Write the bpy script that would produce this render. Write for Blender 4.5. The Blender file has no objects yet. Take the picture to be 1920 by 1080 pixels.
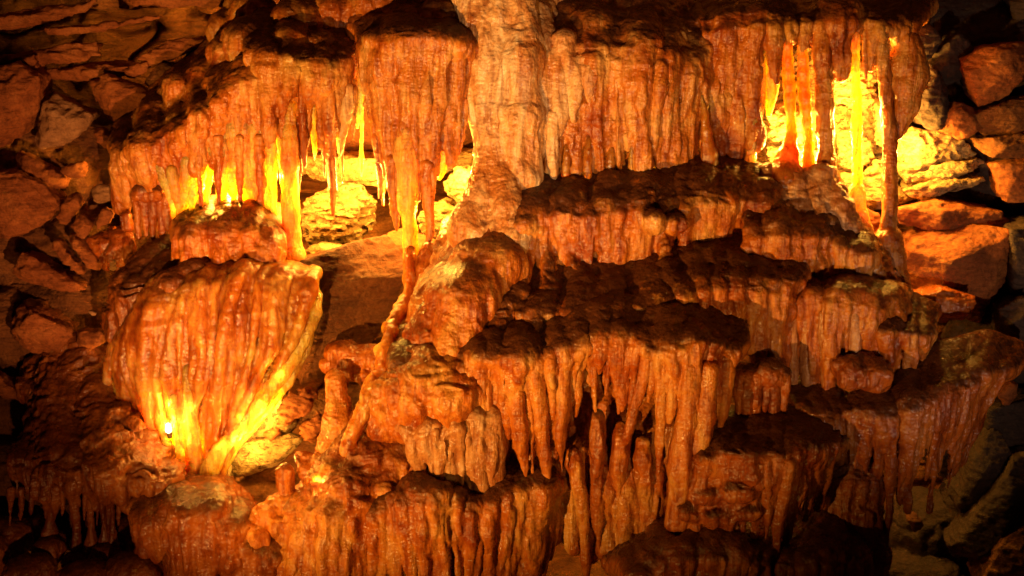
import bpy, math, random
import numpy as np
from mathutils import Vector

# ------------------------------------------------------------------ camera, world, light
sc = bpy.context.scene
COL = sc.collection
PITCH = math.radians(16.0)
FOV = math.radians(45.0)
DIST = 9.0
TGT = np.array([0.0, 0.0, 2.0])
FWD = np.array([0.0, math.cos(PITCH), -math.sin(PITCH)])
UPV = np.array([0.0, math.sin(PITCH), math.cos(PITCH)])
CAM = TGT - FWD * DIST
FPX = 960.0 / math.tan(FOV / 2)

cd = bpy.data.cameras.new('camera')
co = bpy.data.objects.new('camera', cd)
COL.objects.link(co)
co.location = CAM.tolist()
co.rotation_euler = (math.pi / 2 - PITCH, 0, 0)
cd.angle = FOV
cd.clip_end = 500
sc.camera = co

w = bpy.data.worlds.new('World')
sc.world = w
w.use_nodes = True
bg = w.node_tree.nodes['Background']
bg.inputs[0].default_value = (1.0, 0.42, 0.16, 1)
bg.inputs[1].default_value = 0.005

sc.view_settings.view_transform = 'Standard'
sc.view_settings.look = 'None'
sc.view_settings.exposure = 0.0
sc.view_settings.gamma = 1.0
sc.cycles.max_bounces = 4
sc.cycles.diffuse_bounces = 1


def P(px, py, Y):
    """the point of the plane y = Y seen at pixel px, py of the 1920 x 1080 photograph"""
    d = FWD + np.array([1.0, 0, 0]) * ((px - 960) / FPX) - UPV * ((py - 540) / FPX)
    return CAM + d * ((Y - CAM[1]) / d[1])


def PXS(Y):
    return (Y - CAM[1]) / FPX


def lamp(name, kind, loc, energy, color, size=0.05, target=None, spot=None, blend=0.6):
    l = bpy.data.lights.new(name, kind)
    l.energy = energy
    l.color = color
    l.shadow_soft_size = size
    o = bpy.data.objects.new(name, l)
    COL.objects.link(o)
    o.location = [float(v) for v in loc]
    if target is not None:
        o.rotation_euler = (Vector([float(v) for v in target]) - o.location).to_track_quat('-Z', 'Y').to_euler()
    if spot:
        l.spot_size = math.radians(spot)
        l.spot_blend = blend
    return o


WARM = (1.0, 0.51, 0.10)
GOLD = (1.0, 0.50, 0.06)
# low floodlights in front of the formation, then unseen fills added to brighten parts
lamp('flood_or_fill_lamp', 'SPOT', (-3.9, -5.6, 0.3), 3050, WARM, 0.05, P(960, 230, 1.0), 62, 1.0)
lamp('flood_or_fill_lamp', 'SPOT', (2.6, -6.4, 0.0), 720, WARM, 0.05, P(1050, 270, 0.8), 46, 1.0)
lamp('flood_or_fill_lamp', 'SPOT', (-0.6, -4.6, 0.9), 1350, (1.0, 0.45, 0.15), 0.06, P(110, 270, 1.6), 36, 0.8)  # added to brighten the left rocks
lamp('flood_or_fill_lamp', 'SPOT', (-2.2, -5.0, -0.3), 230, (1.0, 0.42, 0.12), 0.06, P(180, 800, 0.3), 46, 1.0)  # added to lift the dark lower left
lamp('flood_or_fill_lamp', 'SPOT', (3.4, -4.6, 0.7), 340, (1.0, 0.70, 0.46), 0.06, P(1780, 430, 1.2), 44, 1.0)  # added fill on the right-hand rocks
lamp('flood_or_fill_lamp', 'SPOT', (-0.9, -7.2, 0.9), 1250, (1.0, 0.70, 0.40), 0.05, P(1010, 140, 1.0), 26, 1.0)  # narrow spot added to raise the pale column's highlights
# lamps hidden inside the hollows, and unseen ones added before surfaces for their glow
for (px, py, Y, e, r) in [
        (655, 345, 1.36, 62, .05), (720, 320, 1.75, 90, .05), (397, 335, 1.27, 36, .03), (430, 335, 1.33, 70, .03), (470, 330, 1.34, 60, .03), (502, 316, 1.10, 22, .04), (525, 330, 1.16, 34, .03), (560, 360, 1.20, 44, .03), (620, 350, 1.3, 16, .03),
        (740, 380, 1.12, 26, .03), (775, 360, 1.08, 26, .03), (805, 400, 1.08, 14, .03), (860, 310, 1.50, 110, .04),
        (1465, 290, 1.74, 170, .05), (1522, 270, 1.74, 110, .05), (1600, 215, 1.60, 120, .05), (1645, 250, 1.5, 70, .04), (1708, 280, 1.58, 40, .04), (1225, 318, 1.22, 7, .03),
        (1102, 325, 1.26, 9, .03), (1062, 325, 1.28, 7, .03), (1326, 270, 1.36, 12, .03), (1425, 250, 1.42, 22, .03),
        (312, 805, 0.54, 60, .03), (360, 840, 0.48, 25, .03), (316, 800, 0.27, 9, .02), (312, 760, 0.34, 2.5, .02), (345, 825, 0.27, .8, .02), (405, 835, 0.24, 1.2, .02), (478, 765, .26, 3.0, .02), (520, 705, .32, 2.4, .02), (362, 770, 0.27, 1.0, .02), (450, 790, 0.28, 2.0, .02), (464, 838, 0.27, 14, .03), (505, 800, 0.34, 9, .02), (540, 860, .25, 4, .02), (505, 745, 0.52, 12, .03), (590, 895, -0.20, 3.6, .02), (497, 958, -0.50, 3.6, .02), (455, 985, -0.5, 2.0, .02),  # weak ones float in front of the fan's foot, added to imitate inner glow
        (684, 655, 0.02, 1.8, .02), (735, 590, 0.45, 2.5, .02), (330, 385, 1.24, 6, .03)]:
    lamp('hidden_or_added_lamp', 'POINT', P(px, py, Y), e * .8, GOLD, r)


# ------------------------------------------------------------------ noise
def _hash(ix, iy, iz, seed):
    with np.errstate(over='ignore'):
        h = (ix.astype(np.uint32) * np.uint32(374761393) + iy.astype(np.uint32) * np.uint32(668265263)
             + iz.astype(np.uint32) * np.uint32(2147483647) + np.uint32(seed * 974711 + 13))
        h = (h ^ (h >> np.uint32(13))) * np.uint32(1274126177)
        h = (h ^ (h >> np.uint32(16))) * np.uint32(2246822519)
        h = h ^ (h >> np.uint32(15))
    return h


def noise3(p, seed=0):
    """gradient noise, about -1..1"""
    f = np.floor(p)
    i = f.astype(np.int64)
    t = (p - f).astype(np.float32)
    u = t * t * t * (t * (t * 6 - 15) + 10)
    out = np.zeros(len(p), np.float32)
    for dx in (0, 1):
        wx = u[:, 0] if dx else 1 - u[:, 0]
        for dy in (0, 1):
            wy = u[:, 1] if dy else 1 - u[:, 1]
            for dz in (0, 1):
                wz = u[:, 2] if dz else 1 - u[:, 2]
                h = _hash(i[:, 0] + dx, i[:, 1] + dy, i[:, 2] + dz, seed)
                gx = ((h & 255).astype(np.float32) / 127.5 - 1)
                gy = (((h >> 8) & 255).astype(np.float32) / 127.5 - 1)
                gz = (((h >> 16) & 255).astype(np.float32) / 127.5 - 1)
                out += wx * wy * wz * (gx * (t[:, 0] - dx) + gy * (t[:, 1] - dy) + gz * (t[:, 2] - dz))
    return out * 1.5


def fbm(p, octaves=3, seed=0):
    s = np.zeros(len(p), np.float32)
    a = 1.0
    for k in range(octaves):
        s += a * noise3(p * (2.03 ** k), seed + k)
        a *= 0.5
    return s


# ------------------------------------------------------------------ materials
def nodes_of(name):
    m = bpy.data.materials.new(name)
    m.use_nodes = True
    nt = m.node_tree
    b = nt.nodes['Principled BSDF']
    return m, nt, b


def N(nt, kind, **kw):
    n = nt.nodes.new(kind)
    for k, v in kw.items():
        if k in n.inputs:
            n.inputs[k].default_value = v
        else:
            setattr(n, k, v)
    return n


def scaled_pos(nt, s):
    g = nt.nodes.new('ShaderNodeNewGeometry')
    v = N(nt, 'ShaderNodeVectorMath', operation='MULTIPLY')
    nt.links.new(g.outputs['Position'], v.inputs[0])
    v.inputs[1].default_value = s
    return v.outputs[0]


def tex(nt, s, detail=4.0, rough=0.55, dist=0.0):
    t = N(nt, 'ShaderNodeTexNoise', Scale=1.0, Detail=detail, Roughness=rough, Distortion=dist)
    nt.links.new(scaled_pos(nt, s), t.inputs['Vector'])
    return t.outputs['Fac']


def ramp(nt, fac, stops):
    r = nt.nodes.new('ShaderNodeValToRGB')
    e = r.color_ramp.elements
    while len(e) < len(stops):
        e.new(0.5)
    for el, (p, c) in zip(e, stops):
        el.position = p
        el.color = (c[0], c[1], c[2], 1) if not isinstance(c, (int, float)) else (c, c, c, 1)
    nt.links.new(fac, r.inputs[0])
    return r.outputs[0]


def mix(nt, fac, a, b, mode='MIX'):
    m = nt.nodes.new('ShaderNodeMix')
    m.data_type = 'RGBA'
    m.blend_type = mode
    for sock, v in ((m.inputs[0], fac), (m.inputs[6], a), (m.inputs[7], b)):
        if hasattr(v, 'links'):
            nt.links.new(v, sock)
        elif isinstance(v, (int, float)):
            sock.default_value = v
        else:
            sock.default_value = (v[0], v[1], v[2], 1)
    return m.outputs[2]


def math_n(nt, op, a, b=0.0):
    m = N(nt, 'ShaderNodeMath', operation=op)
    for sock, v in zip(m.inputs, (a, b)):
        if hasattr(v, 'links'):
            nt.links.new(v, sock)
        else:
            sock.default_value = v
    return m.outputs[0]


def flowstone(name, deep, mid, pale, sss=0.0, bumpk=1.0, mudcol=(0.058, 0.0165, 0.006), wet=0.0):
    m, nt, b = nodes_of(name)
    big = tex(nt, (3.4, 3.4, 1.7), 6, 0.62, 0.8)
    col = ramp(nt, big, [(0.36, deep), (0.50, mid), (0.66, pale)])
    streak = tex(nt, (15, 15, 2.2), 5, 0.65, 0.9)
    col = mix(nt, 0.75, col, ramp(nt, streak, [(0.35, (0.34, 0.12, 0.035)), (0.50, (0.80, 0.66, 0.52)), (0.62, (1.0, 1.0, 1.0))]), 'MULTIPLY')
    fine = tex(nt, (55, 55, 38), 3, 0.65)
    col = mix(nt, 0.35, col, ramp(nt, fine, [(0.32, (0.45, 0.36, 0.30)), (0.52, (1, 1, 1))]), 'MULTIPLY')
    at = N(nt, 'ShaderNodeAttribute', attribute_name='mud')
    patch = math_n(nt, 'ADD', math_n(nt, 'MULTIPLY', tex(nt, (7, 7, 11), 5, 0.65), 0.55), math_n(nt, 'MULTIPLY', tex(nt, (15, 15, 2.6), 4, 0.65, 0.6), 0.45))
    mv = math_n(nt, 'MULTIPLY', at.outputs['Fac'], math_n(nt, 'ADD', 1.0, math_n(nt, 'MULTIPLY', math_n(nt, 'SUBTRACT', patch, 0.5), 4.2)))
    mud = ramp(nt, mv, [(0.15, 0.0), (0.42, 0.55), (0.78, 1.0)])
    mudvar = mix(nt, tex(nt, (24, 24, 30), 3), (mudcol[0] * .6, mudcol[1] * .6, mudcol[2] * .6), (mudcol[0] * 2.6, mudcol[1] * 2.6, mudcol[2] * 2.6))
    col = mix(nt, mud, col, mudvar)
    nt.links.new(col, b.inputs['Base Color'])
    rg = ramp(nt, tex(nt, (5, 5, 5), 4), [(0.35, 0.20 - wet * .04), (0.7, 0.50 - wet * .18)])
    nt.links.new(rg, b.inputs['Roughness'])
    b.inputs['Specular IOR Level'].default_value = 0.4
    nt.links.new(math_n(nt, 'MULTIPLY', math_n(nt, 'SUBTRACT', 1.0, math_n(nt, 'MULTIPLY', mud, 0.35)), 0.22 + 0.2 * wet), b.inputs['Coat Weight'])
    nt.links.new(math_n(nt, 'SUBTRACT', 0.4, math_n(nt, 'MULTIPLY', mud, 0.2)), b.inputs['Specular IOR Level'])
    b.inputs['Coat Roughness'].default_value = 0.14
    if sss:
        b.inputs['Subsurface Weight'].default_value = sss
        b.inputs['Subsurface Radius'].default_value = (0.34, 0.26, 0.07)
        b.inputs['Subsurface Scale'].default_value = 1.0
    # bump: little scalloped ripples, pimples and vertical ribs
    vor = N(nt, 'ShaderNodeTexVoronoi', Scale=1.0)
    vor.feature = 'SMOOTH_F1'
    nt.links.new(scaled_pos(nt, (36, 36, 52)), vor.inputs['Vector'])
    rip = tex(nt, (14, 14, 60), 3, 0.6, 0.7)
    rib = tex(nt, (36, 36, 3.5), 4, 0.6, 0.7)
    h = math_n(nt, 'ADD', math_n(nt, 'MULTIPLY', vor.outputs['Distance'], 0.7), math_n(nt, 'ADD', math_n(nt, 'MULTIPLY', rip, 0.35), math_n(nt, 'MULTIPLY', rib, 1.3)))
    bp = N(nt, 'ShaderNodeBump', Strength=0.6 * bumpk, Distance=0.015)
    nt.links.new(h, bp.inputs['Height'])
    nt.links.new(bp.outputs[0], b.inputs['Normal'])
    cp = N(nt, 'ShaderNodeBump', Strength=1.0 * bumpk, Distance=0.016)
    nt.links.new(h, cp.inputs['Height'])
    nt.links.new(cp.outputs[0], b.inputs['Coat Normal'])
    return m


def rockmat(name, dark, mid, light, strata=0.6, bump=0.02, wet=0.0, cracks=0.12, pits=0.0):
    m, nt, b = nodes_of(name)
    big = tex(nt, (1.9, 1.9, 2.6), 6, 0.62, 0.8)
    col = ramp(nt, big, [(0.28, dark), (0.5, mid), (0.74, light)])
    st = tex(nt, (2.2, 2.2, 16), 5, 0.65, 1.2)
    col = mix(nt, strata, col, ramp(nt, st, [(0.34, (0.34, 0.28, 0.25)), (0.52, (1, 1, 1))]), 'MULTIPLY')
    fine = tex(nt, (42, 42, 42), 5, 0.7)
    col = mix(nt, 0.7, col, ramp(nt, fine, [(0.32, (0.4, 0.36, 0.32)), (0.56, (1, 1, 1))]), 'MULTIPLY')
    vor = N(nt, 'ShaderNodeTexVoronoi', Scale=1.0)
    vor.feature = 'DISTANCE_TO_EDGE'
    v = N(nt, 'ShaderNodeVectorMath', operation='ADD')
    nt.links.new(scaled_pos(nt, (2.3, 2.3, 4.6)), v.inputs[0])
    nz = N(nt, 'ShaderNodeTexNoise', Scale=3.0, Detail=4.0)
    nt.links.new(scaled_pos(nt, (1, 1, 1)), nz.inputs['Vector'])
    nt.links.new(nz.outputs['Color'], v.inputs[1])
    nt.links.new(v.outputs[0], vor.inputs['Vector'])
    crack = ramp(nt, vor.outputs['Distance'], [(0.0, 0.0), (0.028, 1.0)])
    col = mix(nt, cracks, col, crack, 'MULTIPLY')
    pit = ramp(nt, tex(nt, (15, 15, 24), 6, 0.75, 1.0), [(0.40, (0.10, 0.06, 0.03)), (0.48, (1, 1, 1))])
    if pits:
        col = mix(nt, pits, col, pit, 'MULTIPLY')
    nt.links.new(col, b.inputs['Base Color'])
    b.inputs['Roughness'].default_value = 0.72 - wet
    b.inputs['Specular IOR Level'].default_value = 0.35
    h = math_n(nt, 'ADD', math_n(nt, 'MULTIPLY', st, 1.2), math_n(nt, 'ADD', fine, math_n(nt, 'MULTIPLY', crack, cracks)))
    bp = N(nt, 'ShaderNodeBump', Strength=0.8, Distance=bump)
    nt.links.new(h, bp.inputs['Height'])
    nt.links.new(bp.outputs[0], b.inputs['Normal'])
    return m


M = {
    'orange': flowstone('orange_flowstone', (0.33, 0.054, 0.004), (0.60, 0.165, 0.017), (0.78, 0.36, 0.085)),
    'pale': flowstone('pale_flowstone', (0.64, 0.23, 0.055), (0.84, 0.44, 0.18), (0.95, 0.68, 0.43)),
    'amber': flowstone('translucent_flowstone', (0.72, 0.32, 0.06), (0.84, 0.48, 0.12), (0.90, 0.60, 0.22), sss=0.95),
    'fan': flowstone('fan_flowstone', (0.34, 0.08, 0.009), (0.56, 0.185, 0.025), (0.74, 0.36, 0.09), sss=0.8, bumpk=0.5),
    'honey': flowstone('honey_flowstone', (0.42, 0.082, 0.008), (0.66, 0.21, 0.028), (0.82, 0.43, 0.13)),
    'rose': flowstone('rosy_flowstone', (0.46, 0.15, 0.045), (0.62, 0.27, 0.10), (0.74, 0.44, 0.26)),
    'red': flowstone('red_flowstone', (0.26, 0.05, 0.007), (0.46, 0.112, 0.014), (0.60, 0.20, 0.036), wet=0.8),
    'umber': flowstone('umber_flowstone', (0.18, 0.04, 0.008), (0.32, 0.085, 0.014), (0.46, 0.15, 0.03)),
    'rock': rockmat('brown_rock', (0.20, 0.045, 0.010), (0.38, 0.105, 0.024), (0.54, 0.19, 0.05), 0.45),
    'slab': rockmat('red_brown_rock', (0.08, 0.020, 0.005), (0.15, 0.042, 0.010), (0.24, 0.075, 0.02), 0.35, 0.03),
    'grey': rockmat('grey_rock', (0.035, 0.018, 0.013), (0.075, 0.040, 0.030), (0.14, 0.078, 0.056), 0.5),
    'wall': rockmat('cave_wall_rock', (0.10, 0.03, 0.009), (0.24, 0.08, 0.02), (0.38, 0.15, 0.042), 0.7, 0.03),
    'light_brown': rockmat('tan_rock', (0.26, 0.11, 0.045), (0.44, 0.205, 0.09), (0.58, 0.31, 0.15), 0.3),
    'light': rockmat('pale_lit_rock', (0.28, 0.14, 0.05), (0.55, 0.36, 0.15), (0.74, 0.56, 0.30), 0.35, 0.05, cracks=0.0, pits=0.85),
}


# ------------------------------------------------------------------ distance-field sculpting
def surface_nets(D, org, h):
    ins = D < 0
    c = ins[:-1, :-1, :-1].astype(np.int8)
    tot = np.zeros(c.shape, np.int8)
    for a in (0, 1):
        for b in (0, 1):
            for d in (0, 1):
                tot += ins[a:a + c.shape[0], b:b + c.shape[1], d:d + c.shape[2]]
    act = np.argwhere((tot > 0) & (tot < 8))
    if not len(act):
        return np.zeros((0, 3)), np.zeros((0, 4), int)
    ids = np.full(c.shape, -1, np.int64)
    ids[act[:, 0], act[:, 1], act[:, 2]] = np.arange(len(act))
    cor = np.array([[a, b, d] for a in (0, 1) for b in (0, 1) for d in (0, 1)])
    val = np.stack([D[act[:, 0] + k[0], act[:, 1] + k[1], act[:, 2] + k[2]] for k in cor], 1)
    pos = np.zeros((len(act), 3))
    cnt = np.zeros(len(act))
    for i in range(8):
        for j in range(i + 1, 8):
            if np.abs(cor[i] - cor[j]).sum() != 1:
                continue
            va, vb = val[:, i], val[:, j]
            x = (va < 0) != (vb < 0)
            t = np.where(x, va / np.where(x, va - vb, 1), 0)
            pos += np.where(x[:, None], cor[i] + t[:, None] * (cor[j] - cor[i]), 0)
            cnt += x
    verts = (act + pos / cnt[:, None]) * h + org
    quads = []
    nx, ny, nz = D.shape
    for ax in range(3):
        sl0 = [slice(None)] * 3
        sl1 = [slice(None)] * 3
        sl0[ax] = slice(0, -1)
        sl1[ax] = slice(1, None)
        A, B = ins[tuple(sl0)], ins[tuple(sl1)]
        e = np.argwhere(A != B)
        o1, o2 = [(1, 2), (2, 0), (0, 1)][ax]
        ok = (e[:, o1] > 0) & (e[:, o2] > 0) & (e[:, o1] < D.shape[o1] - 1) & (e[:, o2] < D.shape[o2] - 1)
        e = e[ok]
        flip = ~A[e[:, 0], e[:, 1], e[:, 2]]

        def cid(d1, d2):
            q = e.copy()
            q[:, o1] -= d1
            q[:, o2] -= d2
            return ids[q[:, 0], q[:, 1], q[:, 2]]
        q = np.stack([cid(1, 1), cid(0, 1), cid(0, 0), cid(1, 0)], 1)
        q[flip] = q[flip][:, ::-1]
        quads.append(q)
    return verts, np.concatenate(quads)


def vnormals(v, q):
    n = np.cross(v[q[:, 2]] - v[q[:, 0]], v[q[:, 3]] - v[q[:, 1]])
    vn = np.zeros_like(v)
    for k in range(4):
        for a in range(3):
            vn[:, a] += np.bincount(q[:, k], n[:, a], len(v))
    return vn / (np.linalg.norm(vn, axis=1)[:, None] + 1e-12), n / (np.linalg.norm(n, axis=1)[:, None] + 1e-12)


def smooth_attr(a, q, it):
    for _ in range(it):
        s = np.zeros_like(a)
        c = np.zeros(len(a))
        f = a[q].mean(1)
        for k in range(4):
            s += np.bincount(q[:, k], f, len(a))
            c += np.bincount(q[:, k], minlength=len(a))
        a = s / np.maximum(c, 1)
    return a


def link_mesh(name, v, q, mat, parent=None, normals=None, attrs=None):
    me = bpy.data.meshes.new(name)
    org = np.zeros(3) if parent is not None else np.array([v[:, 0].mean(), v[:, 1].mean(), v[:, 2].min()])
    if parent is not None:
        org = np.array(parent.location)
    v = v - org
    me.vertices.add(len(v))
    me.vertices.foreach_set('co', v.astype(np.float32).ravel())
    me.loops.add(q.size)
    me.polygons.add(len(q))
    me.polygons.foreach_set('loop_start', np.arange(0, q.size, q.shape[1], dtype=np.int32))
    me.loops.foreach_set('vertex_index', q.astype(np.int32).ravel())
    me.update(calc_edges=True)
    me.validate()
    me.polygons.foreach_set('use_smooth', np.ones(len(me.polygons), bool))
    for k, a in (attrs or {}).items():
        at = me.attributes.new(k, 'FLOAT', 'POINT')
        at.data.foreach_set('value', a.astype(np.float32))
    if normals is not None:
        me.normals_split_custom_set_from_vertices(normals.astype(np.float32).tolist())
    me.materials.append(mat)
    o = bpy.data.objects.new(name, me)
    COL.objects.link(o)
    if parent is not None:
        o.parent = parent
    else:
        o.location = org.tolist()
    return o


def thing(name, label, cat, loc, group=None):
    o = bpy.data.objects.new(name, None)
    COL.objects.link(o)
    o.empty_display_size = 0.2
    o.location = [float(x) for x in loc]
    bpy.context.view_layer.update()
    tag(o, label, cat, group)
    return o


def tag(o, label=None, cat=None, group=None, kind=None):
    if label:
        o['label'] = label
    if cat:
        o['category'] = cat
    if group:
        o['group'] = group
    if kind:
        o['kind'] = kind
    return o


class Field:
    def __init__(self, h=0.012, k=0.017):
        self.h, self.k = h, k
        self.caps = []
        self.polys = []

    def cap(self, a, b, ra, rb):
        self.caps.append((np.asarray(a, float), np.asarray(b, float), float(ra), float(rb)))

    def path(self, pts):
        """chain of tapered capsules; pts (px, py, Y, radius px)"""
        w = [(P(x, y, Y), r * PXS(Y)) for x, y, Y, r in pts]
        for (a, ra), (b, rb) in zip(w, w[1:]):
            self.cap(a, b, ra, rb)

    def blob(self, px, py, Y, r, sx=1.0, sz=1.0):
        c = P(px, py, Y)
        R = r * PXS(Y)
        d = np.array([max(sx - 1, 0) * R, 0, max(sz - 1, 0) * R])
        self.cap(c - d, c + d, R, R)

    def grid(self):
        h = self.h
        lo = np.min([np.minimum(a - ra, b - rb) for a, b, ra, rb in self.caps], 0) - 4 * h
        hi = np.max([np.maximum(a + ra, b + rb) for a, b, ra, rb in self.caps], 0) + 4 * h
        n = np.ceil((hi - lo) / h).astype(int) + 1
        D = np.full(n, 0.2, np.float32)
        k = self.k
        for a, b, ra, rb in self.caps:
            m = 0.05 + 2 * h
            l = np.minimum(a - ra, b - rb) - m
            u = np.maximum(a + ra, b + rb) + m
            i0 = np.maximum(np.floor((l - lo) / h).astype(int), 0)
            i1 = np.minimum(np.ceil((u - lo) / h).astype(int) + 1, n)
            X = (lo[0] + h * np.arange(i0[0], i1[0], dtype=np.float32))[:, None, None]
            Yy = (lo[1] + h * np.arange(i0[1], i1[1], dtype=np.float32))[None, :, None]
            Z = (lo[2] + h * np.arange(i0[2], i1[2], dtype=np.float32))[None, None, :]
            d = b - a
            L2 = float(d @ d) + 1e-9
            t = np.clip(((X - a[0]) * d[0] + (Yy - a[1]) * d[1] + (Z - a[2]) * d[2]) / L2, 0, 1)
            ds = np.sqrt((X - a[0] - t * d[0]) ** 2 + (Yy - a[1] - t * d[1]) ** 2 + (Z - a[2] - t * d[2]) ** 2) - (ra + t * (rb - ra))
            V = D[i0[0]:i1[0], i0[1]:i1[1], i0[2]:i1[2]]
            e = np.maximum(k - np.abs(V - ds), 0) / k
            V[...] = np.minimum(V, ds) - e * e * k * 0.25
        return D, lo

    def mesh(self, amp=1.0, seed=0, flute=1.0, scal=1.0):
        D, lo = self.grid()
        v, q = surface_nets(D, lo, self.h)
        vn, _ = vnormals(v, q)
        up = smooth_attr(vn[:, 2], q, 12)
        wt = np.clip(1 - np.abs(up), 0, 1)
        # vertical flutes on steep faces, rimmed scallops on the slopes, small lumps all over
        d = 0.034 * flute * wt * noise3(v * (9, 9, 1.6) + 0.5 * noise3(v * 3, seed)[:, None], seed + 3) + 0.019 * 1.25 * flute * wt * noise3(v * (20, 20, 3.4) + 0.6 * noise3(v * 6, seed + 1)[:, None], seed + 7)
        d += 0.024 * noise3(v * 3.6, seed + 11) + 0.006 * noise3(v * (15, 15, 20), seed + 17)
        sl = np.clip(1 - np.abs(up - 0.5) * 2.2, 0, 1)
        d += 0.022 * scal * sl * (0.45 - np.abs(noise3(v * (6, 6, 15) + 1.3 * noise3(v * 5, 5)[:, None], seed + 23)))
        d += 0.006 * (0.4 - np.abs(noise3(v * (28, 28, 34), seed + 29)))
        v = v + vn * (d * amp)[:, None]
        vn, fn = vnormals(v, q)
        return v, q, vn, up


def build(F, name, label, cat, mat, base=None, capname='cap', bodyname='drapery', amp=1.0, seed=0, mud=1.0, group=None, split=0.50, flute=1.0, scal=1.0):
    """sculpts a field; the muddy upward-facing top and the steep face become two parts of one thing"""
    v, q, vn, up = F.mesh(amp, seed, flute, scal)
    lowest = v[np.argmin(v[:, 2])]
    root = thing(name, label, cat, base if base is not None else (v[:, 0].mean(), v[:, 1].mean(), lowest[2]), group)
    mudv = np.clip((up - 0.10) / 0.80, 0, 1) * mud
    sm = smooth_attr(up, q, 25)
    top = sm[q].mean(1) > split
    for nm, sel in ((capname, top), (bodyname, ~top)):
        if sel.sum() < 30:
            continue
        qq = q[sel]
        u, inv = np.unique(qq, return_inverse=True)
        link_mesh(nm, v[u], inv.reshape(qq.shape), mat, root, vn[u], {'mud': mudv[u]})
    return root


def single(F, name, mat, parent=None, amp=0.5, seed=0, mud=0.3, label=None, cat=None, group=None, flute=1.0):
    v, q, vn, up = F.mesh(amp, seed, flute)
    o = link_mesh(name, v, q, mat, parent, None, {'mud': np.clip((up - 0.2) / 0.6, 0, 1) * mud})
    if label:
        tag(o, label, cat, group)
    return o


def catmull(pts, sub):
    p = np.asarray(pts, float)
    p = np.vstack([2 * p[0] - p[1], p, 2 * p[-1] - p[-2]])
    out = []
    for i in range(1, len(p) - 2):
        for j in range(sub):
            t = j / sub
            out.append(0.5 * (2 * p[i] + (p[i + 1] - p[i - 1]) * t + (2 * p[i - 1] - 5 * p[i] + 4 * p[i + 1] - p[i + 2]) * t * t
                              + (3 * p[i] - p[i - 1] - 3 * p[i + 1] + p[i + 2]) * t ** 3))
    out.append(p[-2])
    return np.array(out)


def strands(F, profs, n, r, seed=1, jit=0.6, ragged=0.12, sub=3, vary=0.45, fill=0.0, dY=0.024, tip=None, taper=0.45, filld=1.25, fcut=1, avoid=(), wob=0.0):
    """a sheet of flowstone as merged strands running from the back of the ledge over its rim and down its face"""
    rnd = random.Random(seed)
    pr = np.array(profs, float)
    K = pr.shape[1]
    r = list(r) + [r[-1]] * (K - len(r))
    r[1] *= .8
    ph = [rnd.uniform(0, 6.28) for _ in range(6)]
    for i in range(n):
        s = (i + 0.5 + rnd.uniform(-jit, jit)) / n
        x = min(max(s, 0), 1) * (len(pr) - 1)
        a = min(int(x), len(pr) - 2)
        c = pr[a] * (1 - (x - a)) + pr[a + 1] * (x - a)
        c = c.copy()
        f = rnd.uniform(1 - vary, 1 + vary)
        if rnd.random() < .15:
            f *= 1.4
        cl = math.sin(s * 23 + seed) * .5 + math.sin(s * 41 + seed * 2.3) * .5
        f *= 1.0 + .28 * cl
        L = 1 + rnd.uniform(-ragged, ragged) + ragged * 1.3 * math.sin(s * 31 + seed * 1.7)
        tp = rnd.random() < taper
        if tp:
            L *= rnd.uniform(.65, 1.05)
        c[-1] = c[-2] + (c[-1] - c[-2]) * L
        c[1:, 2] += rnd.uniform(-dY, dY)
        c[1:3, 1] += rnd.uniform(-1, 1) * r[2] * .15
        for j in range(1, K):
            c[j, 0] += rnd.uniform(-1, 1) * r[j] * 0.55 + wob * math.sin(s * 19 + j * 1.7 + ph[j % 6])
        for ax, aw, ay in avoid:
            if abs(c[-1, 0] - ax) < aw + r[-1] * .8:
                c[-1, 1] = min(c[-1, 1], ay)
                c[-2, 1] = min(c[-2, 1], ay - 30)
                tp = True
        rr = [r[0]] + [q * f for q in r[1:]]
        if tip is not None:
            rr[-1] = tip * rnd.uniform(.6, 1.4)
        elif tp:
            rr[-1] = min(rr[-1], 3.0)
        pts = catmull(np.column_stack([c, rr]), sub)
        pts[1:, 3] *= [rnd.uniform(.86, 1.16) for _ in pts[1:]]
        pts[:, 3] = np.maximum(pts[:, 3], 2.0)
        F.path(pts)
        if fill:
            g = np.column_stack([c, [q for q in r]])
            g = catmull(g, sub)
            g[:, 2] += r[2] * PXS(1) * filld
            g[:, 3] *= fill
            F.path(g[:-fcut])


def stal(parent, pts, mat='orange', h=0.009, name='stalactite', seed=0, mud=0.0, amp=0.45):
    F = Field(h, 0.012)
    p = catmull(pts, 3)
    p[:, 3] = np.maximum(p[:, 3], 1.8)
    rnd = random.Random(seed + int(pts[0][0]))
    p[1:-1, 0] += [rnd.uniform(-1, 1) * q * .14 for q in p[1:-1, 3]]
    p[1:-1, 3] *= [rnd.uniform(.88, 1.14) for q in p[1:-1, 3]]
    F.path(p)
    return single(F, name, M[mat], parent, amp, seed, mud)


def column(pts, mat, label, group=None, name='stone_column', cat='column', h=0.010, seed=0, mud=0.15, amp=0.6, extra=()):
    F = Field(h, 0.02)
    p = catmull(pts, 4)
    rnd = random.Random(seed + int(pts[0][0]))
    p[1:-1, 3] *= [rnd.uniform(.9, 1.12) for q in p[1:-1, 3]]
    F.path(p)
    for e in extra:
        F.path(catmull(e, 3))
    return single(F, name, M[mat], None, amp, seed, mud, label, cat, group)


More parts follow.
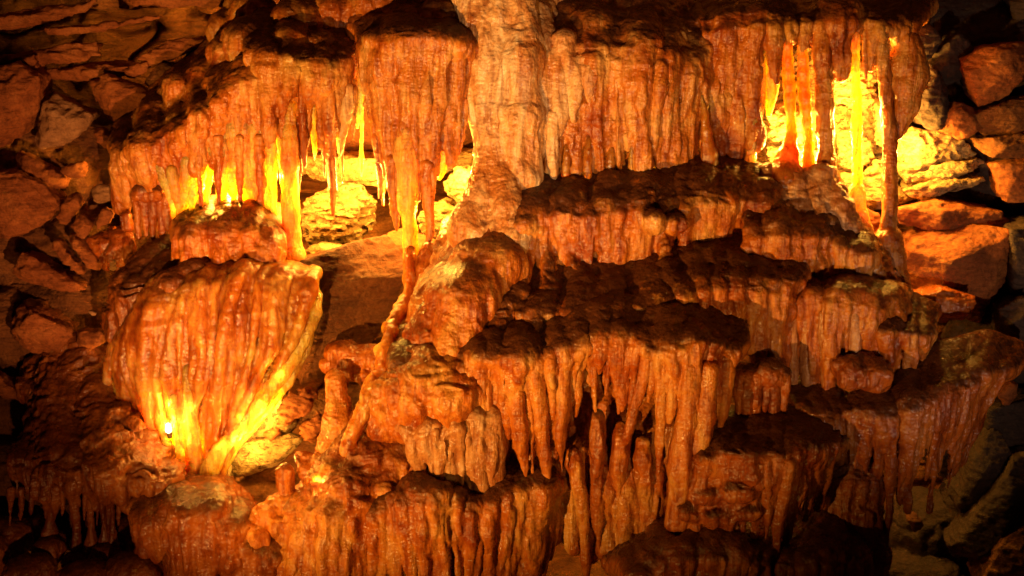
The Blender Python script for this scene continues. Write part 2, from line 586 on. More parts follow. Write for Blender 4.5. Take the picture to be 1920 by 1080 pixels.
def rock(outline, Y, thick, mat, label, seed=0, name='boulder', cat='rock', group=None, h=0.014, front=0.5, tilt=(0.0, 0.0), rough=1.0, chip=0.020):
    """an angular block: traced outline in the plane y = Y, chamfered towards the front, real thickness behind"""
    rnd = random.Random(seed * 7 + 1)
    pw = np.array([P(x, y, Y) for x, y in outline])
    c = pw.mean(0)
    xz = pw[:, [0, 2]] - c[[0, 2]]
    ang = np.argsort(np.arctan2(xz[:, 1], xz[:, 0]))
    xz = xz[ang]
    size = np.abs(xz).max()
    planes = []
    for i in range(len(xz)):
        a, b = xz[i], xz[(i + 1) % len(xz)]
        e = b - a
        L = np.hypot(*e)
        if L < 1e-6:
            continue
        n2 = np.array([e[1], -e[0]]) / L
        off = n2 @ a
        th = math.radians(rnd.uniform(2, 12))
        n = np.array([n2[0] * math.cos(th), math.sin(th), n2[1] * math.cos(th)])
        planes.append((n, off * math.cos(th)))
        th = math.radians(rnd.uniform(28, 62))
        n = np.array([n2[0] * math.cos(th), -math.sin(th), n2[1] * math.cos(th)])
        planes.append((n, off * math.cos(th) + rnd.uniform(0.0, 0.10) * size))
    fd = front * min(size, 0.6) * 0.55
    for k in range(5):
        a = rnd.uniform(0, 2 * math.pi)
        th = math.radians(rnd.uniform(30, 70))
        n = np.array([math.cos(a) * math.cos(th), -math.sin(th), math.sin(a) * math.cos(th)])
        planes.append((n, max(xz @ n[[0, 2]]) * .45 + fd * math.sin(th) * rnd.uniform(.55, .9)))
    for k in range(2):
        n = np.array([tilt[0] + rnd.uniform(-.22, .22), -1.0, tilt[1] + rnd.uniform(-.25, .25)])
        n /= np.linalg.norm(n)
        planes.append((n, fd * rnd.uniform(.7, 1.05)))
    planes.append((np.array([0, 1.0, 0]), thick))
    lo = np.array([xz[:, 0].min(), -fd * 1.6, xz[:, 1].min()]) - 5 * h
    hi = np.array([xz[:, 0].max(), thick, xz[:, 1].max()]) + 5 * h
    n = np.ceil((hi - lo) / h).astype(int) + 1
    g = np.stack(np.meshgrid(*[lo[i] + h * np.arange(n[i]) for i in range(3)], indexing='ij'), -1).reshape(-1, 3).astype(np.float32)
    D = np.full(len(g), -9.0, np.float32)
    for nn, off in planes:
        d = g @ nn.astype(np.float32) - np.float32(off)
        e = np.maximum(0.008 - np.abs(D - d), 0) / 0.008
        D = np.maximum(D, d) + e * e * 0.002
    D += rough * (0.035 * min(size, .5) * noise3((g + c) * (3.0, 3.0, 4.5), seed) + chip * np.abs(noise3((g + c) * (9, 9, 16), seed + 4)))
    v, q = surface_nets(D.reshape(n), lo + c, h)
    vn, _ = vnormals(v, q)
    vv = v
    d = 0.008 * rough * noise3(vv * (6, 6, 22), seed + 9) + 0.006 * rough * noise3(vv * (24, 24, 40), seed + 2)
    v = v + vn * d[:, None]
    o = link_mesh(name, v, q, M[mat])
    tag(o, label, cat, group)
    return o


# ------------------------------------------------------------------ setting: cave wall and floor
def sheet(name, xs, fn, mat, nv, kind='structure'):
    """a lofted sheet: fn(u, t) gives world points"""
    nu = len(xs)
    U, T = np.meshgrid(xs, np.linspace(0, 1, nv), indexing='ij')
    v = fn(U.ravel(), T.ravel())
    i = np.arange(nu * nv).reshape(nu, nv)
    q = np.stack([i[:-1, :-1], i[1:, :-1], i[1:, 1:], i[:-1, 1:]], -1).reshape(-1, 4)
    o = link_mesh(name, v, q, M[mat])
    o['kind'] = kind
    return o


def wall_fn(u, t):
    z = -1.6 + 7.4 * t
    x = u * 6.5
    y = 3.1 - 1.9 * np.clip(np.abs(u) - 0.5, 0, 1) ** 1.3 * 2.2
    y = y - 1.2 * np.clip((t - 0.70) / 0.3, 0, 1) ** 2 * 3.0 + 0.0
    p = np.column_stack([x, y, z])
    st = noise3(p * (0.5, 0.5, 3.2) + 0.6 * noise3(p * 0.9, 3)[:, None], 41)
    st2 = np.abs(noise3(p * (1.1, 1.1, 7.0) + 0.5 * noise3(p * 1.6, 8)[:, None], 47))
    cr = noise3(p * (0.5, 0.5, 2.0) + 0.25 * noise3(p * 1.3, 33)[:, None], 35)
    d = 0.22 * st + 0.16 * st2 - 0.16 * np.exp(-(cr / .04) ** 2) + 0.16 * fbm(p * 1.5, 4, 51) + 0.02 * noise3(p * (10, 10, 24), 55)
    p[:, 1] -= d
    p[:, 2] += 0.08 * noise3(p * 1.7, 61)
    return p


sheet('cave_wall', np.linspace(-1.25, 1.25, 640), wall_fn, 'wall', 420)


def floor_fn(u, t):
    x = u * 6.5
    y = -9.5 + 13.0 * t
    z = -1.1 + 0.0 * x
    p = np.column_stack([x, y, z])
    p[:, 2] += 0.12 * fbm(p * 1.1, 4, 71)
    return p


sheet('cave_floor', np.linspace(-1.25, 1.25, 260), floor_fn, 'wall', 260)

# ================================================================== upper left canopy
F = Field()
strands(F, [
    [(255, 250, 1.9), (235, 270, 1.5), (222, 292, 1.25), (230, 385, 1.3)],
    [(330, 160, 1.9), (310, 240, 1.4), (288, 278, 1.12), (322, 350, 1.15)],
    [(400, 110, 1.9), (390, 190, 1.4), (375, 225, 1.08), (368, 300, 1.12)],
    [(470, 90, 1.9), (450, 140, 1.35), (440, 172, 1.05), (430, 300, 1.12)],
    [(530, 60, 1.9), (505, 110, 1.3), (495, 150, 1.05), (492, 300, 1.10)]], 42, [34, 24, 12, 8], 3, ragged=.10, fill=1.0)
for b in [(340, 165, 1.55, 30), (330, 190, 1.5, 22), (390, 150, 1.6, 40), (440, 110, 1.6, 48), (480, 80, 1.65, 52), (290, 250, 1.5, 22)]:
    F.blob(*b)
can = build(F, 'flowstone_canopy', 'sloping orange flowstone canopy at upper left beside the boulder pile, its lower edge glowing yellow', 'flowstone', M['honey'], mud=.75, seed=1)
for i, pts in enumerate([
        [(300, 300, 1.12, 12), (315, 350, 1.13, 11), (330, 400, 1.15, 9), (336, 442, 1.18, 5)],
        [(322, 320, 1.1, 12), (335, 370, 1.12, 12), (340, 410, 1.15, 8), (338, 445, 1.18, 5)],
        [(352, 300, 1.1, 12), (350, 350, 1.12, 10), (345, 400, 1.15, 6)]]):
    stal(can, pts, 'amber', seed=i)
# thin panel lit from behind
F = Field(0.010)
strands(F, [
    [(372, 250, 1.1), (368, 300, 1.12), (362, 345, 1.14), (358, 395, 1.16)],
    [(420, 230, 1.1), (420, 290, 1.10), (420, 340, 1.12), (420, 398, 1.15)],
    [(455, 220, 1.1), (460, 290, 1.08), (465, 340, 1.12), (470, 392, 1.15)],
    [(490, 220, 1.1), (494, 290, 1.08), (498, 350, 1.12), (505, 410, 1.15)]], 12, [13, 12, 9, 7], 5, ragged=.04)
single(F, 'backlit_panel', M['amber'], can, 0.5, 5, 0)
for i, (x, r) in enumerate([(374, 8), (408, 9), (449, 9), (486, 10)]):
    stal(can, [(x, 260, 1.04, r), (x + 1, 310, 1.05, r * .9), (x + 2, 360, 1.07, r * .6), (x + 3, 402, 1.08, r * .45)], 'honey', seed=i + 220)

F = Field()
strands(F, [
    [(505, 40, 1.8), (492, 95, 1.3), (503, 130, 1.06), (498, 240, 1.10)],
    [(560, 50, 1.8), (560, 105, 1.2), (545, 132, 1.02), (540, 250, 1.05)],
    [(620, 60, 1.8), (620, 112, 1.2), (608, 140, 1.05), (604, 215, 1.1)],
    [(672, 60, 1.8), (666, 120, 1.3), (656, 150, 1.15), (648, 215, 1.2)]], 15, [30, 26, 14, 5], 7, ragged=.35, fill=.9)
for b in [(470, 85, 1.5, 52), (545, 85, 1.35, 46), (600, 95, 1.35, 40), (560, 50, 1.6, 55)]:
    F.blob(*b)
can2 = build(F, 'flowstone_canopy', 'rounded orange ledge with dark top and stalactite fringe above the glowing left hollow', 'flowstone', M['honey'], mud=.95, seed=2)
for i, (pts, m) in enumerate([
        ([(506, 210, 1.08, 9), (508, 300, 1.08, 9), (514, 400, 1.1, 7), (520, 462, 1.12, 5)], 'amber'),
        ([(577, 190, 1.1, 8), (578, 240, 1.12, 6), (574, 285, 1.13, 3)], 'orange'),
        ([(616, 160, 1.08, 14), (619, 240, 1.1, 12), (622, 330, 1.1, 10), (624, 402, 1.1, 3)], 'orange'),
        ([(650, 165, 1.15, 13), (648, 220, 1.15, 12), (640, 265, 1.17, 6), (634, 318, 1.18, 2)], 'pale'),
        ([(598, 170, 1.1, 8), (600, 220, 1.1, 6), (600, 262, 1.1, 2)], 'orange'),
        ([(528, 200, 1.08, 9), (530, 250, 1.08, 6), (533, 300, 1.08, 3)], 'orange'),
        ([(570, 160, 1.06, 10), (566, 220, 1.06, 8), (572, 310, 1.08, 5)], 'orange')]):
    stal(can2, pts, m, seed=i + 5)
column([(545, 200, 1.06, 10), (545, 290, 1.05, 15), (546, 370, 1.05, 17), (545, 440, 1.05, 17), (548, 492, 1.05, 26)], 'amber',
       'thick glowing yellow column under the fringed ledge, left of the lit boulder', 'stone columns joining ledge and floor', mud=0)
column([(492, 300, 1.12, 9), (502, 370, 1.14, 10), (512, 430, 1.15, 13), (520, 490, 1.1, 22)], 'amber',
       'slim leaning column at the right edge of the backlit panel, above the round stump', 'stone columns joining ledge and floor', mud=0)

for i, (x, y0, y1, Y, r) in enumerate([(588, 200, 300, 1.12, 6), (606, 200, 330, 1.14, 5), (634, 200, 285, 1.18, 7), (660, 170, 262, 1.2, 9), (668, 160, 240, 1.22, 8), (640, 220, 345, 1.22, 4), (676, 130, 330, 1.18, 5), (560, 230, 360, 1.1, 7), (530, 250, 390, 1.12, 7)]):
    stal(can2, [(x, y0, Y, r * 1.5), (x + 1, (y0 + y1) / 2, Y, r), (x + 2, y1, Y, 2)], 'honey' if i % 2 else 'amber', seed=i + 200)

# dark mounds along the top
F = Field(0.014)
for b in [(640, 30, 1.75, 60), (720, 20, 1.75, 70), (800, 10, 1.75, 70), (570, 10, 1.95, 60), (690, 62, 1.5, 32), (760, 45, 1.45, 38), (830, 40, 1.4, 40), (500, 30, 2.0, 60), (450, 60, 1.95, 45), (860, 20, 1.6, 50)]:
    F.blob(b[0], b[1], b[2], b[3], 1.25)
build(F, 'flowstone_mound', 'dark muddy mounds of flowstone along the top left of the pale column', 'flowstone', M['orange'], mud=.95, seed=3, amp=1.3)

F = Field()
strands(F, [
    [(690, 30, 1.7), (682, 70, 1.3), (672, 98, 1.12), (700, 240, 1.12)],
    [(735, 40, 1.7), (730, 78, 1.1), (720, 105, .95), (730, 330, .93)],
    [(790, 40, 1.7), (785, 68, 1.05), (772, 98, .9), (768, 330, .90)],
    [(835, 40, 1.7), (835, 78, 1.05), (822, 102, .9), (805, 340, .9)],
    [(880, 50, 1.7), (876, 90, 1.1), (870, 112, 1.0), (856, 255, 1.0)]], 32, [34, 26, 11, 7], 9, ragged=.16, fill=.9, vary=.35)
for b in [(760, 78, 1.08, 26), (805, 72, 1.06, 28), (850, 82, 1.1, 24), (725, 90, 1.1, 20)]:
    F.blob(*b)
dr = build(F, 'flowstone_drapery', 'long fluted drapery hanging left of the pale central column, ending in pointed stalactites', 'flowstone', M['honey'], mud=1.1, seed=4)
for i, (pts, m) in enumerate([
        ([(735, 300, .93, 13), (737, 350, .93, 12), (742, 400, .93, 9), (744, 432, .93, 3)], 'orange'),
        ([(762, 250, .90, 17), (763, 310, .90, 23), (762, 370, .9, 18), (767, 430, .9, 13), (770, 485, .9, 14)], 'amber'),
        ([(800, 310, .89, 15), (803, 370, .89, 13), (806, 420, .89, 10), (800, 470, .89, 4)], 'orange'),
        ([(838, 220, .98, 11), (838, 270, .98, 12), (830, 310, .98, 8), (824, 335, .98, 3)], 'amber'),
        ([(868, 190, 1.0, 11), (866, 240, 1.0, 9), (860, 290, 1.0, 3)], 'orange'),
        ([(690, 195, 1.15, 9), (705, 240, 1.13, 10), (714, 310, 1.1, 8), (718, 385, 1.1, 3)], 'orange'),
        ([(712, 280, 1.1, 6), (712, 345, 1.1, 4), (710, 372, 1.1, 2)], 'pale')]):
    stal(dr, pts, m, seed=i + 15)
column([(770, 470, .86, 13), (770, 520, .76, 13), (764, 560, .66, 12), (745, 592, .48, 12), (729, 640, .24, 15), (712, 700, .06, 13), (694, 745, -.04, 16), (676, 785, -.08, 13), (662, 815, -.08, 12), (650, 850, -.02, 10)], 'fan',
       'bent glowing runnel of flowstone descending from the yellow stalactite tip beside the tilted slab', 'stone columns joining ledge and floor', mud=.3, amp=1.1, seed=9)
column([(805, 465, .86, 14), (802, 500, .82, 26), (800, 545, .78, 30), (795, 585, .7, 30)], 'orange', 'stubby lumpy stalagmite just right of the glowing runnel', None, 'stalagmite', 'stalagmite', mud=.2)

# ================================================================== central pale column and the slope below it
F = Field()
strands(F, [
    [(865, -60, 1.3), (882, 80, 1.12), (897, 180, 1.08), (905, 290, 1.0), (880, 430, .78)],
    [(905, -60, 1.3), (908, 80, 1.05), (915, 200, .98), (922, 300, .92), (905, 440, .68)],
    [(945, -60, 1.3), (942, 80, 1.02), (945, 200, .96), (950, 300, .90), (945, 430, .66)],
    [(985, -60, 1.3), (980, 80, 1.06), (984, 180, 1.0), (978, 300, .98), (985, 390, .8)]], 9, [30, 24, 21, 22, 34], 11, ragged=.05, vary=.25, fill=1.0)
for b in [(1010, 90, 1.2, 40), (1025, 150, 1.12, 26), (1005, 40, 1.4, 45), (1020, 0, 1.6, 50)]:
    F.blob(*b)
for p in [[(1000, 30, 1.3, 34), (1020, 110, 1.1, 26), (1022, 170, 1.02, 18), (1018, 235, 1.0, 10), (1016, 300, 1.0, 4)], [(1030, 90, 1.15, 24), (1048, 140, 1.02, 18), (1050, 200, .98, 12), (1048, 250, .98, 4)], [(990, 200, .98, 14), (1000, 270, .96, 12), (1002, 340, .96, 6)], [(1060, 80, 1.1, 22), (1075, 130, 1.0, 16), (1078, 180, .97, 12), (1076, 225, .97, 4)], [(1090, 95, 1.08, 18), (1104, 140, .98, 13), (1104, 190, .96, 4)], [(1035, 220, .97, 12), (1036, 290, .97, 10), (1036, 340, .98, 4)]]:
    F.path(catmull(p, 3))
build(F, 'stone_column', 'broad pale pinkish column at top centre, lit brightest of all', 'column', M['pale'], mud=.25, seed=5, capname='ledge', bodyname='shaft', flute=.8)

F = Field(0.013)
strands(F, [
    [(860, 430, 1.0), (815, 510, .7), (785, 580, .5), (750, 690, .35)],
    [(905, 410, .85), (875, 500, .58), (830, 580, .38), (800, 690, .22)],
    [(950, 420, .8), (935, 500, .5), (900, 570, .3), (880, 650, .1)],
    ], 15, [34, 32, 30, 28], 13, ragged=.02, fill=0, taper=0)
build(F, 'flowstone_slope', 'rippled flowstone slope spreading from the foot of the pale column to the lower ledges', 'flowstone', M['orange'], mud=.55, seed=6, amp=.9, scal=1.5, bodyname='flow_face')

# ================================================================== curtain wall right of the column
F = Field()
strands(F, [
    [(1000, 10, 1.8), (1005, 65, 1.4), (1005, 112, 1.12), (995, 230, 1.1), (992, 360, 1.12)],
    [(1080, 5, 1.8), (1080, 62, 1.35), (1072, 112, 1.08), (1075, 230, 1.05), (1080, 360, 1.05)],
    [(1160, 12, 1.8), (1160, 72, 1.3), (1152, 118, 1.03), (1152, 230, 1.0), (1156, 345, 1.02)],
    [(1240, 14, 1.8), (1240, 82, 1.3), (1232, 128, 1.03), (1232, 230, 1.0), (1232, 335, 1.02)],
    [(1318, 60, 1.9), (1310, 105, 1.4), (1300, 150, 1.14), (1300, 240, 1.14), (1300, 318, 1.15)],
    [(1400, 90, 1.95), (1392, 120, 1.5), (1375, 160, 1.34), (1372, 240, 1.3), (1372, 312, 1.3)]], 58, [38, 34, 12, 9, 9], 17, ragged=.05, vary=.4, fill=.95, dY=.05, taper=.06, avoid=[(1102, 7, 268), (1062, 6, 280), (1186, 4, 280), (1223, 6, 290), (1326, 12, 200)])
cur = build(F, 'flowstone_curtain', 'wide wall of close vertical flutes with a dark top right of the pale column', 'flowstone', M['honey'], mud=.75, seed=7)
for i, pts in enumerate([
        [(1104, 250, 1.02, 4), (1102, 300, 1.0, 8), (1101, 358, 1.0, 11)], [(1065, 260, 1.04, 5), (1063, 310, 1.02, 8), (1060, 362, 1.02, 10)],
        [(1188, 265, .99, 4), (1186, 300, .98, 6), (1185, 340, .98, 8)], [(1222, 285, .99, 3), (1223, 310, .98, 6), (1224, 340, .98, 8)],
        [(1316, 180, 1.12, 3), (1324, 245, 1.1, 10), (1330, 316, 1.1, 17)], [(1146, 280, 1.0, 4), (1144, 310, 1.0, 7), (1144, 345, 1.0, 8)]]):
    stal(cur, pts, 'fan', name='glowing_fin', seed=i + 30)

# right hand curtain with its top
F = Field()
strands(F, [
    [(1250, 20, 2.1), (1262, 40, 1.7), (1285, 66, 1.42), (1300, 180, 1.4)],
    [(1320, 12, 2.1), (1325, 38, 1.6), (1335, 65, 1.30), (1340, 290, 1.32)],
    [(1380, 12, 2.1), (1380, 36, 1.5), (1380, 58, 1.24), (1378, 295, 1.26)],
    [(1430, 12, 2.1), (1430, 34, 1.5), (1430, 52, 1.22), (1418, 290, 1.24)]], 16, [28, 24, 12, 12], 19, ragged=.05, fill=.95)
strands(F, [
    [(1430, 12, 2.1), (1430, 33, 1.5), (1430, 52, 1.24), (1436, 120, 1.24)],
    [(1480, 12, 2.1), (1480, 33, 1.5), (1480, 50, 1.24), (1480, 110, 1.24)],
    [(1560, 8, 2.1), (1560, 28, 1.5), (1560, 45, 1.24), (1560, 100, 1.24)],
    [(1640, 8, 2.1), (1640, 28, 1.5), (1640, 44, 1.24), (1640, 85, 1.24)],
    [(1735, 10, 2.1), (1725, 35, 1.5), (1712, 60, 1.3), (1718, 120, 1.32)]], 26, [28, 24, 11, 6], 21, ragged=.5, fill=.8)
rc = build(F, 'flowstone_curtain', 'flat dark-topped flowstone shelf at upper right with orange flutes hanging over the brightest alcove', 'flowstone', M['orange'], mud=.95, seed=8)
for i, (pts, m) in enumerate([
        ([(1440, 70, 1.24, 10), (1446, 130, 1.24, 10), (1447, 170, 1.24, 9), (1442, 215, 1.24, 3)], 'amber'),
        ([(1424, 100, 1.24, 12), (1420, 180, 1.24, 13), (1412, 250, 1.22, 12), (1404, 318, 1.2, 12)], 'amber'),
        ([(1640, 60, 1.28, 6), (1640, 110, 1.28, 8), (1634, 140, 1.28, 2)], 'orange'),
        ([(1700, 80, 1.3, 24), (1702, 140, 1.3, 34), (1692, 200, 1.27, 26), (1678, 250, 1.24, 15)], 'honey'),
        ([(1622, 60, 1.26, 5), (1622, 100, 1.26, 6), (1624, 150, 1.26, 2)], 'orange'),
        ([(1580, 60, 1.26, 7), (1578, 90, 1.26, 6), (1574, 130, 1.26, 2)], 'orange')]):
    stal(rc, pts, m, seed=i + 40)
CG = 'stone columns before the bright alcove'
column([(1475, 60, 1.24, 9), (1478, 160, 1.22, 9), (1482, 240, 1.2, 10), (1476, 300, 1.12, 22), (1470, 345, 1.05, 34)], 'fan', 'first slim column from the left in the bright alcove, flaring into a cone', CG, mud=0)
column([(1504, 60, 1.24, 8), (1508, 160, 1.22, 9), (1514, 250, 1.2, 8), (1520, 340, 1.1, 14)], 'fan', 'thinnest straight column in the bright alcove, between the flared one and the thick one', CG, mud=0)
column([(1540, 50, 1.24, 18), (1546, 150, 1.2, 16), (1548, 250, 1.18, 15), (1548, 315, 1.14, 18), (1560, 360, 1.05, 30)], 'honey', 'thick orange column splitting the bright alcove down its middle', CG, mud=.1)
column([(1598, 50, 1.26, 12), (1604, 130, 1.24, 9), (1608, 230, 1.22, 8), (1608, 300, 1.2, 8), (1606, 356, 1.15, 9), (1606, 362, 1.14, 15), (1612, 420, 1.05, 18), (1625, 480, .95, 22)], 'amber', 'thin column with a swollen foot standing left of the tallest column', CG, mud=.1)
column([(1652, 60, 1.26, 12), (1662, 180, 1.22, 13), (1668, 300, 1.18, 15), (1666, 440, 1.1, 17), (1668, 452, 1.08, 24), (1676, 520, 1.0, 27), (1690, 590, .9, 28)], 'honey', 'tallest column at the right edge of the bright alcove, on a cracked darker foot', CG, mud=.1)
F = Field()
for p in [[(1480, 335, 1.05, 28), (1490, 370, .98, 30), (1500, 410, .9, 30)], [(1540, 335, 1.05, 28), (1560, 390, .95, 34), (1590, 460, .85, 30)], [(1515, 340, 1.05, 24), (1530, 390, .95, 30), (1550, 440, .85, 30)],
          [(1580, 410, 1.0, 24), (1605, 460, .88, 26), (1640, 520, .78, 24)], [(1650, 480, 1.0, 20), (1665, 540, .85, 22), (1690, 600, .7, 22)], [(1440, 330, 1.1, 22), (1450, 360, 1.0, 24), (1465, 390, .9, 24)]]:
    F.path(catmull(p, 3))
build(F, 'flowstone_mound', 'lumpy pinkish flowstone base under the thick alcove column', 'flowstone', M['rose'], mud=.35, seed=9, amp=1.3)

# ================================================================== central ledges, top to bottom
F = Field()
strands(F, [
    [(950, 350, 1.15), (925, 420, .75), (900, 470, .62), (890, 520, .6)],
    [(1050, 345, 1.15), (1010, 380, .85), (1000, 408, .66), (1012, 480, .64)],
    [(1150, 335, 1.15), (1115, 380, .85), (1110, 412, .62), (1112, 500, .62)],
    [(1220, 325, 1.15), (1205, 365, .85), (1208, 398, .64), (1210, 502, .64)],
    [(1300, 315, 1.2), (1295, 360, .9), (1292, 392, .7), (1292, 486, .7)],
    [(1400, 330, 1.2), (1392, 355, .95), (1392, 378, .8), (1395, 472, .8)],
    [(1450, 350, 1.2), (1470, 380, 1.0), (1478, 405, .8), (1482, 460, .8)]], 66, [30, 26, 12, 8], 23, ragged=.06, fill=1.0, taper=.08)
for b in [(1225, 415, .55, 26), (1265, 420, .58, 24), (980, 425, .6, 26), (1060, 405, .62, 22)]:
    F.blob(*b)
for p in [[(930, 430, .75, 20), (918, 480, .58, 26), (900, 530, .46, 30), (880, 580, .3, 28)], [(965, 440, .7, 18), (975, 500, .56, 24), (965, 550, .4, 26), (950, 590, .22, 22)],
          [(1010, 440, .68, 14), (1030, 510, .54, 20), (1035, 560, .36, 20)], [(1060, 450, .66, 12), (1080, 515, .54, 16), (1085, 545, .46, 16)], [(1240, 440, .66, 10), (1252, 500, .55, 16), (1262, 530, .45, 15)]]:
    F.path(catmull(p, 4))
build(F, 'flowstone_ledge', 'uppermost dark-topped ledge under the fluted wall, its low face ribbed with short drips', 'flowstone', M['orange'], mud=1.1, seed=10, scal=1.6)

F = Field()
strands(F, [
    [(900, 500, .8), (840, 560, .4), (800, 590, .28), (780, 640, .25)],
    [(1000, 505, .75), (970, 560, .4), (955, 592, .18), (950, 650, .15)],
    [(1080, 500, .75), (1080, 560, .35), (1075, 592, .12), (1070, 640, .12)],
    [(1180, 500, .75), (1200, 560, .35), (1210, 585, .12), (1210, 640, .12)],
    [(1280, 475, .75), (1300, 510, .45), (1310, 545, .22), (1320, 625, .22)],
    [(1370, 465, .8), (1385, 510, .5), (1395, 545, .26), (1395, 640, .24)],
    [(1430, 470, .85), (1450, 520, .5), (1452, 550, .3), (1445, 690, .28)],
    [(1500, 470, .9), (1490, 525, .55), (1490, 560, .36), (1485, 660, .35)]], 72, [32, 28, 12, 8], 25, ragged=.08, fill=1.0, taper=.1)
for p in [[(940, 590, .22, 22), (930, 640, .08, 24), (905, 680, -.08, 22)], [(1000, 590, .18, 18), (1010, 630, .06, 20), (1020, 655, -.04, 16)],
          [(1330, 480, .5, 16), (1345, 540, .28, 16), (1350, 610, .22, 18), (1350, 650, .1, 18)], [(1420, 520, .5, 14), (1425, 600, .3, 14), (1425, 680, .24, 14)]]:
    F.path(catmull(p, 4))
build(F, 'flowstone_ledge', 'broad flat dark ledge at mid height, second below the fluted wall', 'flowstone', M['orange'], mud=1.2, seed=11, scal=1.5)

F = Field()
strands(F, [
    [(1395, 385, 1.0), (1398, 425, .72), (1400, 448, .58), (1400, 510, .57)],
    [(1460, 385, 1.0), (1465, 420, .72), (1468, 446, .56), (1470, 530, .55)],
    [(1530, 400, 1.0), (1535, 425, .78), (1540, 448, .62), (1545, 540, .6)],
    [(1590, 430, 1.0), (1600, 460, .82), (1608, 480, .68), (1620, 570, .66)],
    [(1640, 480, 1.0), (1645, 510, .82), (1650, 530, .72), (1660, 590, .7)]], 30, [26, 22, 11, 8], 27, ragged=.1, fill=1.0, taper=.1)
build(F, 'flowstone_ledge', 'narrow stepped ledge below the pinkish base of the alcove columns', 'flowstone', M['orange'], mud=1.1, seed=12, scal=1.5)

F = Field()
strands(F, [
    [(1490, 525, .75), (1500, 555, .5), (1500, 585, .36), (1492, 730, .36)],
    [(1580, 525, .75), (1575, 545, .45), (1568, 572, .26), (1556, 735, .28)],
    [(1650, 535, .75), (1645, 555, .5), (1640, 580, .3), (1640, 690, .30)],
    [(1690, 555, .75), (1685, 585, .5), (1680, 605, .4), (1670, 680, .38)]], 24, [24, 20, 13, 8], 29, ragged=.15, fill=.95)
dp = build(F, 'flowstone_drapery', 'pale smooth draped sheets right of centre standing on the long dark terrace', 'flowstone', M['orange'], mud=.6, seed=13)
for i, pts in enumerate([
        [(1485, 600, .34, 10), (1486, 660, .34, 10), (1490, 735, .33, 8)], [(1510, 600, .34, 9), (1512, 660, .34, 11), (1516, 735, .33, 12)],
        [(1545, 590, .26, 11), (1548, 650, .26, 13), (1545, 735, .26, 5)], [(1600, 590, .27, 12), (1604, 650, .27, 12), (1596, 700, .28, 8)]]):
    stal(dp, pts, 'rose', seed=i + 50)

F = Field()
strands(F, [
    [(1660, 570, .8), (1660, 600, .5), (1658, 625, .28), (1664, 688, .28)],
    [(1705, 565, .8), (1705, 600, .5), (1702, 628, .24), (1706, 690, .25)],
    [(1750, 590, .8), (1755, 610, .5), (1752, 635, .3), (1745, 680, .32)]], 9, [22, 20, 13, 6], 31, ragged=.3, fill=.9)
build(F, 'flowstone_ledge', 'small black-topped knob with a ragged orange fringe beside the pale draped sheets', 'flowstone', M['orange'], mud=1.35, seed=14)
F = Field()
for b in [(1598, 700, .15, 34), (1640, 705, .12, 38), (1620, 690, .2, 30)]:
    F.blob(*b)
single(F, 'flowstone_nodule', M['red'], None, 1.6, 15, .5, 'brown rounded knob sitting on the long terrace before the pale draped sheets', 'rock')

# big stalactite ledge in the centre
F = Field()
strands(F, [
    [(760, 640, .35), (745, 690, .12), (740, 730, .0), (735, 790, .0)],
    [(840, 640, .3), (825, 690, .05), (815, 730, -.08), (805, 790, -.06)],
    [(900, 625, .25), (895, 660, -.05), (890, 700, -.15), (885, 800, -.12)],
    [(980, 622, .25), (985, 660, -.05), (985, 690, -.2), (990, 800, -.17)],
    [(1050, 615, .25), (1050, 650, -.05), (1045, 680, -.18), (1045, 790, -.16)],
    [(1090, 590, .2), (1095, 625, .0), (1095, 650, -.12), (1090, 730, -.1)],
    [(1180, 585, .2), (1185, 622, -.02), (1185, 650, -.14), (1180, 740, -.12)],
    [(1245, 590, .2), (1240, 640, -.1), (1238, 665, -.24), (1230, 770, -.22)],
    [(1310, 595, .2), (1315, 640, -.1), (1312, 668, -.27), (1300, 860, -.25)],
    [(1360, 610, .25), (1372, 645, .0), (1368, 675, -.15), (1345, 840, -.15)]], 66, [34, 28, 12, 6], 33, ragged=.3, fill=.95, vary=.4)
for b in [(1300, 640, -.05, 32), (990, 655, -.02, 30), (1150, 615, .05, 28)]:
    F.blob(b[0], b[1], b[2], b[3], 1.5)
big = build(F, 'flowstone_ledge', 'largest stalactite-fringed ledge in the lower centre, flat dark tops above long orange spikes', 'flowstone', M['honey'], mud=1.2, seed=16, scal=1.4)
